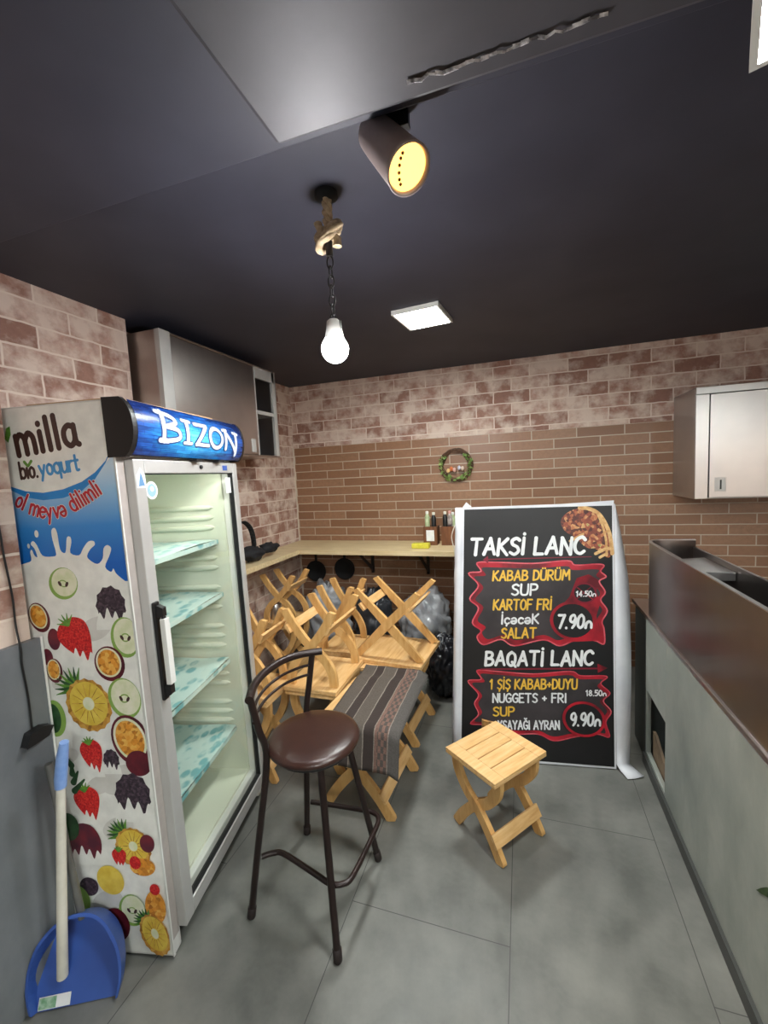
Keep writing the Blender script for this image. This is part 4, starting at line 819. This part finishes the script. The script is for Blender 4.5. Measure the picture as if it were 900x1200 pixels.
for i in range(15):
    q = i/14; b = 1.395-q*1.365; a = .864-.047*q; wv = .012+.07*min(1, q*3.2)**.8; wv *= 1-.25*max(0, q-.6)
    rows.append([bm(a, b, -.002), bm(a+wv*.5, b-.004, -.012-.006*math.sin(q*9)), bm(a+wv, b-.01, -.03-.01*math.sin(q*7))])
k = rows[-1]
rows.append([bm(.826, .012, .02), bm(.865, .012, .012), bm(.905, .012, .0)]); rows.append([Vector((bm(.845, 0, .07).x, bm(.845, 0, .07).y, .006)), Vector((bm(.885, 0, .06).x, bm(.885, 0, .06).y, .005)), Vector((bm(.93, 0, .045).x, bm(.93, 0, .045).y, .009))])
sheet('sheet_flap', rows, M['sheet_white'])
rows = []
for i in range(12):
    q = i/11; b = 1.40-q*1.385; a = .064-.062*q; rows.append([bm(a+.004, b, .001), bm(a-.018, b, -.006-.003*math.sin(q*8)), bm(a-.036, b+.002, -.025)])
sheet('sheet_flap', rows, M['sheet_white'])
m = MB(); m.prism([bm(.066, 1.398, .0015), bm(.12, 1.402, .0015), bm(.09, 1.43, .0015)], -bn_*.004); m.prism([bm(.07, 1.388, .0015), bm(.86, 1.385, .0015), bm(.862, 1.412, .0015), bm(.6, 1.402, .0015), bm(.07, 1.40, .0015)], -bn_*.003); m.build('folded_top_edge', M['sheet_white'], bd)

# ================================================================== COUNTER
ct = thing('grill_counter', 'grey panelled counter with tall stainless steel grill trough on top', 'counter', (.6, 2.68, 0))
m = MB(); y0, y1 = -1.6, 2.42
def bx(m, a, b): m.box(a, b)
bx(m, (.6, y0, .0), (.622, 2.10, .792)); bx(m, (.6, 2.10, .412), (.622, 2.42, .792)); bx(m, (.6, 2.40, .0), (.622, 2.42, .412)); bx(m, (.6, 2.10, 0), (.622, 2.40, .07))
bx(m, (.622, y0, 0), (1.3, y0+.02, .79)); m.build('front_panel', M['concrete_panel'], ct, True, .002)
m = MB(); bx(m, (.588, y0, 0), (.6, 2.42, .055)); m.build('kick_strip', mat('dark_grey_skirting', rgb(70, 72, 70), .5), ct, True)
m = MB(); bx(m, (.605, 2.425, 0), (1.3, 2.66, .80)); m.build('end_cabinet', mat('dark_green_grey_laminate', rgb(62, 68, 66), .5, c2=rgb(50, 56, 54), nscale=4), ct, True, .003)
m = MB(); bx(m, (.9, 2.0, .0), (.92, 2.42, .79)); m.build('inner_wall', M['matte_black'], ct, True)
m = MB(); bx(m, (.59, y0, .80), (1.32, 2.67, .82)); m.build('base_top', M['steel_y'], ct, True, .003)
m = MB(); t_ = .012; R0 = .09; zt = 1.195; zb = .8205
arc_o = [(.6+R0-R0*math.cos(a), 2.455-R0+R0*math.sin(a)) for a in [i*PI/2/8 for i in range(9)]]
outl = [(.6, y0)]+arc_o+[(.82, 2.455)]; inn = [(.82, 2.455-t_)]+[(.6+R0-(R0-t_)*math.cos(a), 2.455-R0+(R0-t_)*math.sin(a)) for a in reversed([i*PI/2/8 for i in range(9)])]+[(.6+t_, y0)]
m.prism([(x, y, zb) for x, y in outl+inn], (0, 0, zt-zb), None, True)
m.build('trough_front_wall', M['trough'], ct, True)
m = MB(); m.prism([(x, y, zt) for x, y in [(.598, y0)]+[(.6+R0-(R0+.002)*math.cos(a), 2.455-R0+(R0+.002)*math.sin(a)) for a in [i*PI/2/8 for i in range(9)]]+[(.82, 2.457)]+inn], (0, 0, .004)); m.build('trough_rim', M['steel'], ct, True)
m = MB(); bx(m, (.808, y0, zb), (.82, 2.442, 1.162)); m.build('trough_back_wall', M['trough'], ct, True, .001)
m = MB(); m.prism([(.614, 2.02, 1.125), (.806, 2.02, 1.125), (.806, 2.30, 1.125), (.614, 2.23, 1.125)], (0, 0, .012)); bx(m, (.614, 1.99, 1.105), (.806, 2.02, 1.14)); m.build('cross_plate', M['steel'], ct, True, .002)
m = MB(); bx(m, (.614, 1.0, 1.13), (.806, 1.03, 1.15)); m.build('cross_bar', M['steel'], ct, True, .002)
m = MB(); bx(m, (.613, y0+.02, .84), (.807, 2.36, .86)); m.build('trough_bed', M['dark_steel'], ct, True)
m = MB()
for i in range(18): a0 = y0+.1+i*.22; bx(m, (.5975, a0, .790), (.6005, a0+.16, .7995))
m.build('edge_strip', M['alu'], ct, True)
# cable tangle and plank in the opening
m = MB(); random.seed(11)
for k in range(5):
    pts = smooth([(.69+random.uniform(-.03, .05), 2.13+random.uniform(0, .24), .01+random.uniform(0, .3) if j not in (0, 6) else .006) for j in range(7)], 6); m.tube(pts, .005, 6)
tag(m.build('cable_tangle', M['black']), 'tangle of black cables inside the counter opening', 'cables')
m = MB(); m.prism([(.626, 2.12, .0), (.626, 2.38, .0), (.626, 2.38, .20), (.626, 2.34, .20), (.626, 2.12, .10)], (.012, 0, 0)); tag(m.build('wood_offcut', mat('weathered_board', rgb(136, 116, 92), .7, c2=rgb(104, 88, 70), nscale=12)), 'brown wooden offcut standing inside the counter opening', 'plank')
m = MB(); LP = [(1.311, .403), (1.287, .434), (1.262, .462), (1.23, .488), (1.19, .50), (1.215, .468), (1.255, .440), (1.283, .420)]
m.prism([(.5985, y, z) for y, z in LP], (-.003, 0, 0)); o = m.build('leaf_decal', mat('dark_green_leaf', rgb(60, 84, 40), .5, c2=rgb(30, 50, 26), nscale=50)); tag(o, 'dark green leaf stuck to the grey counter panel', 'leaf')

# ================================================================== BAR STOOL
bs = thing('bar_stool', 'dark brown metal bar stool with round vinyl seat and low curved back', 'bar stool', (-.78, 1.325, 0))
O = Vector((-.78, 1.325, 0)); def_w = lambda p: Vector(p)-O
sc = Vector((-.752, 1.308, .62)); FEET = dict(FL=(-.973, 1.156), FR=(-.607, 1.114), BL=(-.949, 1.534), BR=(-.597, 1.496))
m = MB(); m.lathe([(.155, .004), (.166, .008), (.171, .017), (.167, .027), (.150, .035), (.10, .040), (.001, .042)], 48, sc-O); m.build('seat', M['vinyl'], bs)
m = MB(); m.lathe([(.145, -.014), (.150, 0)], 40, sc-O); m.build('seat_base', M['black'], bs)
for k, (fx, fy) in FEET.items():
    f = Vector((fx, fy, .012)); d = (Vector((fx, fy, 0))-Vector((sc.x, sc.y, 0))).normalized()
    top = Vector((sc.x, sc.y, .612))+d*.128
    if k in ('FR', 'BR'): pts = [f, top]
    else:
        e = Vector((-.872, 1.18, .62)) if k == 'FL' else Vector((-.876, 1.475, .62))
        u = Vector((-.872, 1.117, .875)) if k == 'FL' else Vector((-.838, 1.488, .87))
        pts = smooth([f, f.lerp(e, .5), e, e.lerp(u, .5), u], 6)
    m = MB(); m.tube([p-O for p in pts], .0125, 14); lg = m.build('leg', M['brown_metal'], bs)
    m = MB(); d_ = (Vector(pts[1])-Vector(pts[0])).normalized(); m.lathe([(.011, -.012), (.0155, -.006), (.0155, .03), (.013, .032)], 14, f-O, d_); m.build('foot_cap', M['rubber'], lg)
m = MB(); pts = smooth([(-.867, 1.105, .878), (-.905, 1.185, .883), (-.923, 1.28, .885), (-.912, 1.38, .885), (-.872, 1.455, .882), (-.805, 1.512, .878)], 8); m.tube([Vector(p)-O for p in pts], .0145, 14); m.build('back_rail', M['brown_metal'], bs)
for dz in (.045, .085):
    m = MB(); pts = smooth([(-.871, 1.125, .872-dz), (-.902, 1.2, .876-dz), (-.915, 1.285, .878-dz), (-.905, 1.375, .878-dz), (-.87, 1.45, .876-dz), (-.842, 1.486, .872-dz)], 8); m.tube([Vector(p)-O for p in pts], .0055, 10); m.build('back_rod', M['brown_metal'], bs)
m = MB(); zr = .22
pts = smooth([(-.935, 1.19, zr), (-.90, 1.215, zr), (-.86, 1.222, zr), (-.72, 1.185, zr), (-.645, 1.165, zr), (-.603, 1.175, zr), (-.580, 1.215, zr), (-.568, 1.40, zr), (-.572, 1.46, zr), (-.60, 1.485, zr), (-.66, 1.487, zr), (-.88, 1.472, zr)], 6); m.tube([Vector(p)-O for p in pts], .0095, 12)
m.build('foot_ring', M['brown_metal'], bs)

# ================================================================== WOODEN STOOLS
def make_stool(label, loc, rz, w, l, h, group, inverted=False, straight=False, cat='stool', stretch_side=1, dark=False, name='wooden_stool'):
    t = thing(name, label, cat, loc, rz, group)
    lm = M['pine_leg']
    if inverted: t.rotation_euler = (PI, 0, rz); t.location = (loc[0], loc[1], loc[2]+h)
    th = .024; a, b = w/2, l/2; m = MB()
    e = .17*l
    m.box((-a, -b, h-.010), (a, -b+e, h)); m.box((-a, b-e, h-.010), (a, b, h)); sw = w/4; m.box((-a, -b, h-th), (a, b, h-.010))
    for k in range(4): m.box((-a+k*sw+(.0018 if k else 0), -b+e, h-.010), (-a+(k+1)*sw-(.0018 if k < 3 else 0), b-e, h-.0004))
    m.build('seat', M['pine'], t, bevel=.0025)
    for side in (-1, 1):
        y = side*(b-.045)
        for s in (-1, 1):
            if straight: path = [(s*a*.92, 0), (0, h*.47), (-s*a*.92, h-th)]
            else: path = [(s*a*.96, 0), (s*a*.62, h*.2), (s*a*.12, h*.42), (-s*a*.42, h*.58), (-s*a*.74, h*.76), (-s*a*.80, h-th)]
            P = [Vector((x, z, 0)) for x, z in path]; P = smooth(P, 5) if not straight else P
            L = []; R = []; n = len(P)
            for i, p in enumerate(P):
                d = (P[min(n-1, i+1)]-P[max(0, i-1)]).normalized(); nn = Vector((-d.y, d.x, 0)); wd = .0215*(w/.285)**.5
                if i == 0: wd *= .8
                L.append(p+nn*wd); R.append(p-nn*wd)
            P0 = P[0]; d0 = (P[0]-P[1]).normalized()
            poly_ = L+R[::-1]
            poly_ = [(p.x, max(0, min(h-th, p.y))) for p in poly_]
            m = MB(); yy = y+(.006 if s > 0 else -.006)*side
            m.prism([(x, yy-.011, z) for x, z in poly_], (0, .022, 0)); m.build('leg', lm, t, bevel=.0025)
    for s in ((1, -1) if stretch_side == 0 else (stretch_side,)):
        m = MB(); x = s*a*.60; z = h*.20; d = Vector((.34*a*s, 0, -.2*h)).normalized(); n_ = Vector((d.z*s, 0, -d.x*s)) if s > 0 else Vector((-d.z, 0, d.x)); n_ = Vector((s*abs(d.z), 0, abs(d.x)))
        c = Vector((x, 0, z))+n_*.022; q = d*.026
        m.prism([c-q+Vector((0, -b+.02, 0)), c+q+Vector((0, -b+.02, 0)), c+q+n_*.014+Vector((0, -b+.02, 0)), c-q+n_*.014+Vector((0, -b+.02, 0))], (0, l-.04, 0)); m.build('stretcher', M['pine'], t, bevel=.002)
    return t
GS = 'folding wooden stools'
s0 = make_stool('small wooden stool standing alone in front of the menu poster', (-.132, 1.785, 0), math.radians(-38.5), .285, .325, .375, GS)
m = MB(); m.prism([(-.20, .13, .29), (-.15, .20, .29), (-.15, .20, .335), (-.20, .13, .36)], (-.012, .008, 0)); m.build('carved_rail', mat('carved_pine', rgb(196, 146, 84), .6, c2=rgb(80, 52, 28), nscale=45), s0)
HB = .46
s1 = make_stool('wooden stool carrying the striped woven mat', (-.755, 1.885, 0), math.radians(-4), .36, .42, HB, GS)
make_stool('upright wooden stool right behind the striped mat, under the straight-legged one', (-.755, 2.42, 0), math.radians(-4), .33, .42, HB, GS)
make_stool('upright wooden stool behind the bar stool, under the largest upturned stool', (-1.09, 2.085, 0), 0, .30, .40, HB, GS)
make_stool('upright wooden stool at the centre of the pile, under a small upturned stool', (-1.15, 2.50, 0), 0, .25, .30, HB, GS)
make_stool('upright wooden stool beside the fridge door edge', (-1.385, 1.87, 0), 0, .25, .27, HB, GS)
make_stool('upright wooden stool in the back left corner under the shelf', (-1.82, 2.88, 0), 0, .28, .30, HB, GS)
GI = 'upturned wooden stools on the pile'
make_stool('largest upturned stool, curved legs in the air, just behind the bar stool back', (-1.09, 2.08, HB), 0, .31, .40, .44, GI, True, stretch_side=0)
make_stool('upturned stool with straight crossed legs behind the striped mat', (-.77, 2.47, HB), math.radians(-5), .44, .40, .45, GI, True, True, stretch_side=0)
make_stool('small upturned stool in the middle of the pile, next to the straight-legged one', (-1.15, 2.50, HB), math.radians(0), .245, .30, .44, GI, True)
make_stool('small upturned stool beside the fridge door edge', (-1.385, 1.87, HB), math.radians(2), .25, .27, .43, GI, True)
make_stool('upturned stool in the back left corner holding a steel canister', (-1.82, 2.88, HB), 0, .30, .30, .40, GI, True)
# striped woven mat draped on the stool
def rug():
    t = NT('striped_woven_wool'); t.b.inputs['Roughness'].default_value = .95
    v = t.coord('UV'); sp = t.n('ShaderNodeSeparateXYZ'); t.l(v, sp.inputs[0])
    n = t.noise(t.coord('Object'), 160, 3); nz = t.noise(t.coord('Object'), 12, 2)
    a = t.n('ShaderNodeMath', operation='MULTIPLY_ADD'); t.l(nz, a.inputs[0]); a.inputs[1].default_value = .02; t.l(sp.outputs[0], a.inputs[2])
    x = t.n('ShaderNodeValToRGB'); x.color_ramp.interpolation = 'CONSTANT'; e = x.color_ramp.elements
    G1, DK, LG, RD = rgb(92, 84, 76), rgb(56, 46, 42), rgb(140, 130, 120), rgb(124, 96, 84)
    st = [(0, G1), (.20, LG), (.215, DK), (.34, LG), (.355, G1), (.53, LG), (.545, DK), (.68, LG), (.695, RD), (.86, LG), (.875, rgb(88, 84, 80))]
    e[0].position, e[0].color = st[0]; e[1].position, e[1].color = st[-1]
    for p, c in st[1:-1]: q = e.new(p); q.color = c
    t.l(a.outputs[0], x.inputs[0])
    ck = t.n('ShaderNodeTexChecker'); ck.inputs['Scale'].default_value = 26; t.l(v, ck.inputs[0]); 
    gt = t.n('ShaderNodeMath', operation='COMPARE'); gt.inputs[1].default_value = .785; gt.inputs[2].default_value = .065; t.l(sp.outputs[0], gt.inputs[0])
    mu = t.n('ShaderNodeMath', operation='MULTIPLY'); t.l(gt.outputs[0], mu.inputs[0]); t.l(ck.outputs[1], mu.inputs[1])
    c = t.mix(mu.outputs[0], x.outputs[0], rgb(82, 74, 70)); c = t.mix(t.ramp(n, [(.35, (.0, .0, .0, 1)), (.7, (.4, .4, .4, 1))]), c, rgb(54, 48, 44))
    t.l(c, t.b.inputs['Base Color']); t.bump(n, .5, .003); return t.m
NU, NV = 26, 40; vs = []; uv = []; rng = random.Random(4)
def rugz(x, y):
    z = HB+.004
    return z
for j in range(NV+1):
    v = j/NV
    for i in range(NU+1):
        u = i/NU; x = -.905+u*.375+.02*v*(1-u); sl = v*.76
        y = 2.245-sl; z = HB+.006
        if y < 1.672: z -= (1.672-y)*.9+.0; y = 1.672-.012-(1.672-y)*.25
        if 2.10 < y: z -= .012*math.sin((y-2.10)/.145*PI)
        if x > -.572: z -= (x+.572)*.55
        z += .0015*math.sin(x*40+y*9)
        vs.append((x, y, z)); uv.append((u, 1-v))
me = bpy.data.meshes.new('striped_mat'); me.from_pydata(vs, [], [(j*(NU+1)+i, (j+1)*(NU+1)+i, (j+1)*(NU+1)+i+1, j*(NU+1)+i+1) for j in range(NV) for i in range(NU)]); me.update()
ul = me.uv_layers.new(name='uv')
for lp in me.loops: ul.data[lp.index].uv = uv[lp.vertex_index]
me.polygons.foreach_set('use_smooth', [True]*len(me.polygons)); me.materials.append(rug())
o = bpy.data.objects.new('striped_mat', me); COL.objects.link(o); q = o.modifiers.new('thick', 'SOLIDIFY'); q.thickness = .006; q.offset = 1
tag(o, 'grey and brown striped woven mat draped over a wooden stool', 'mat')
m = MB(); m.lathe([(.045, 0), (.048, .005), (.048, .125), (.044, .13)], 24, (-1.90, 2.84, HB+.026)); tag(m.build('steel_canister', M['steel']), 'small steel canister standing between legs of the back left stool', 'canister')

# ================================================================== BAGS UNDER THE SHELF
def bag(label, c, r, scale, mt, seed, knot=True, group=None, disp=.30):
    t = thing('plastic_bag', label, 'bag', (c[0], c[1], c[2]), 0, group)
    m = MB(); m.sphere((0, 0, r*scale[2]*.93), r, 72, 48, scale=scale, disp=disp, seed=seed, dscale=2.6, octs=4)
    zmin = min(v.z for v in m.v); m.v = [Vector((v.x, v.y, max(v.z, 0))) for v in m.v]; m.build('sack', mt, t)
    if knot:
        m = MB(); zt = r*scale[2]*1.9
        n = 20; prof = [(.05, -.05), (.018, .0), (.016, .02), (.05, .07), (.075, .10)]; v = []
        for rr, z in prof:
            for k in range(n): a = 2*PI*k/n; q = rr*(1+.35*math.sin(k*2.5+seed)); v.append((q*math.cos(a), q*math.sin(a), zt+z+.01*math.sin(k*1.9)))
        m.add(v, [(i*n+k, i*n+(k+1) % n, (i+1)*n+(k+1) % n, (i+1)*n+k) for i in range(len(prof)-1) for k in range(n)], 0, True)
        m.build('tied_neck', mt, t)
GB = 'filled plastic bags under the bar shelf'
bag('large pale grey plastic bag against the back wall left of the pile', (-1.66, 3.29, 0), .205, (1.0, .95, 1.7), M['bag_grey'], 1, False, GB)
bag('pale grey plastic bag behind the straight-legged upturned stool', (-.77, 3.28, 0), .21, (1.05, .95, 1.65), M['bag_grey'], 2, False, GB)
bag('dark smoky bag in the middle beneath the shelf', (-1.22, 3.29, 0), .19, (.95, .95, 1.75), M['bag_dark'], 3, False, GB)
bag('black bin bag on the floor just left of the menu poster', (-.54, 2.86, 0), .155, (.95, 1.0, 1.5), M['bag_black'], 4, False, GB)
# two round black pans hanging on the wall under the shelf
def hung(x, y, z, label, cloth):
    t = thing('black_skillet', label, 'pan', (x, y, z), 0, 'black pans under the bar shelf')
    m = MB(); m.lathe([(.085, 0), (.098, .012), (.103, .03), (.098, .03), (.085, .012), (.001, .010)], 28, (0, 0, 0), (0, -1, 0)); m.build('pan', M['matte_black'], t)
    m = MB(); m.box((-.012, -.022, .095), (.012, -.010, .20)); m.build('handle', M['black'], t, bevel=.003)
hung(-1.90, YB-.01, .70, 'black round pan hanging under the shelf close to the corner', 0)
hung(-1.60, YB-.01, .73, 'black round pan hanging under the shelf, second from the corner', 1)
# ================================================================== DUSTPAN AND POLE
dp = thing('dustpan', 'blue plastic long-handled dustpan tilted against the fridge side', 'dustpan', (-1.345, .782, 0))
u = Vector((.89, .455, 0)).normalized(); bk = Vector((-u.y, u.x, 0)); TA = math.radians(60); v = bk*math.cos(TA)+Vector((0, 0, 1))*math.sin(TA); nn = u.cross(v)
if nn.y > 0: nn = -nn
half = [(.112, 0), (.122, .05), (.118, .11), (.098, .165), (.064, .205), (.025, .224)]
ol = smooth([(-a, b, 0) for a, b in half]+[(a, b, 0) for a, b in reversed(half)], 4)
def dm(a, b, h): return u*a+v*b+nn*h+Vector((0, 0, .004))
m = MB(); n = len(ol)
m.prism([dm(p.x, p.y, 0) for p in ol], -nn*.004)
vs = []
for p in ol:
    hh = .02+.058*min(1, p.y/.17); k = 1.06
    vs += [dm(p.x, p.y, -.002), dm(p.x*1.05, p.y*1.03, hh), dm(p.x*1.11, p.y*1.06+.003, hh), dm(p.x*1.05, p.y*1.02, -.004)]
for i in range(n-1):
    for j in range(4): m.add([vs[i*4+j], vs[i*4+(j+1) % 4], vs[(i+1)*4+(j+1) % 4], vs[(i+1)*4+j]], [(0, 1, 2, 3)], 0, False)
for i in (0, n-1): m.add(vs[i*4:i*4+4], [(0, 1, 2, 3)])
bmm = m.build('pan', M['blue'], dp)
m = MB(); m.prism([dm(-.11, .004, .003), dm(-.02, .004, .003), dm(-.02, .034, .003), dm(-.11, .034, .003)], nn*.001); m.prism([dm(-.108, .006, .0045), dm(-.06, .006, .0045), dm(-.06, .032, .0045), dm(-.108, .032, .0045)], nn*.001, 1); m.build('label', [M['paint_white'], mat('green_label', rgb(110, 160, 120), .5, c2=rgb(180, 206, 184), nscale=60)], bmm)
m = MB(); c = dm(0, .222, .045); m.tube([c, Vector((-1.437+1.345, .842-.782, .74))], .011, 12); m.build('pole', M['greytube'], dp)
pl = thing('broom_pole', 'white broom pole with pale blue grip standing in the dustpan', 'pole', (-1.40, .785, .05))
pb = Vector((-1.396, .782, .082)); pt = Vector((-1.347, .817, .73)); L0 = pl.location
m = MB(); m.tube([pb-L0, pt-L0], [.0155, .012], 14); m.build('pole', M['offwhite'], pl)
m = MB(); d = (pt-pb).normalized(); m.tube([pt-L0-d*.03, pt-L0, pt-L0+d*.07+Vector((.008, 0, 0)), pt-L0+d*.115+Vector((.016, 0, 0))], [.0155, .017, .016, .012], 14); m.build('grip', M['blue_pale'], pl)
# black cable with plug on the wainscot
cp = thing('black_cable', 'thin black cable with a plug hanging down the grey wainscot', 'cable', (-1.465, .824, .85))
m = MB(); pts = smooth([(-1.485, .80, 1.80), (-1.483, .819, 1.518), (-1.482, .822, 1.415), (-1.48, .829, 1.283), (-1.477, .826, 1.19), (-1.464, .824, 1.12), (-1.464, .822, 1.07), (-1.464, .827, .958), (-1.462, .824, .853)], 5); m.tube([Vector(p)-Vector(cp.location) for p in pts], .0032, 6); m.build('cord', M['black'], cp)
m = MB(); m.prism([(.0, -.035, -.028), (.0, .03, -.022), (.0, .048, .004), (.0, .02, .016), (.0, -.02, .012)], (.03, 0, 0)); m.build('plug', M['black'], cp, bevel=.006)
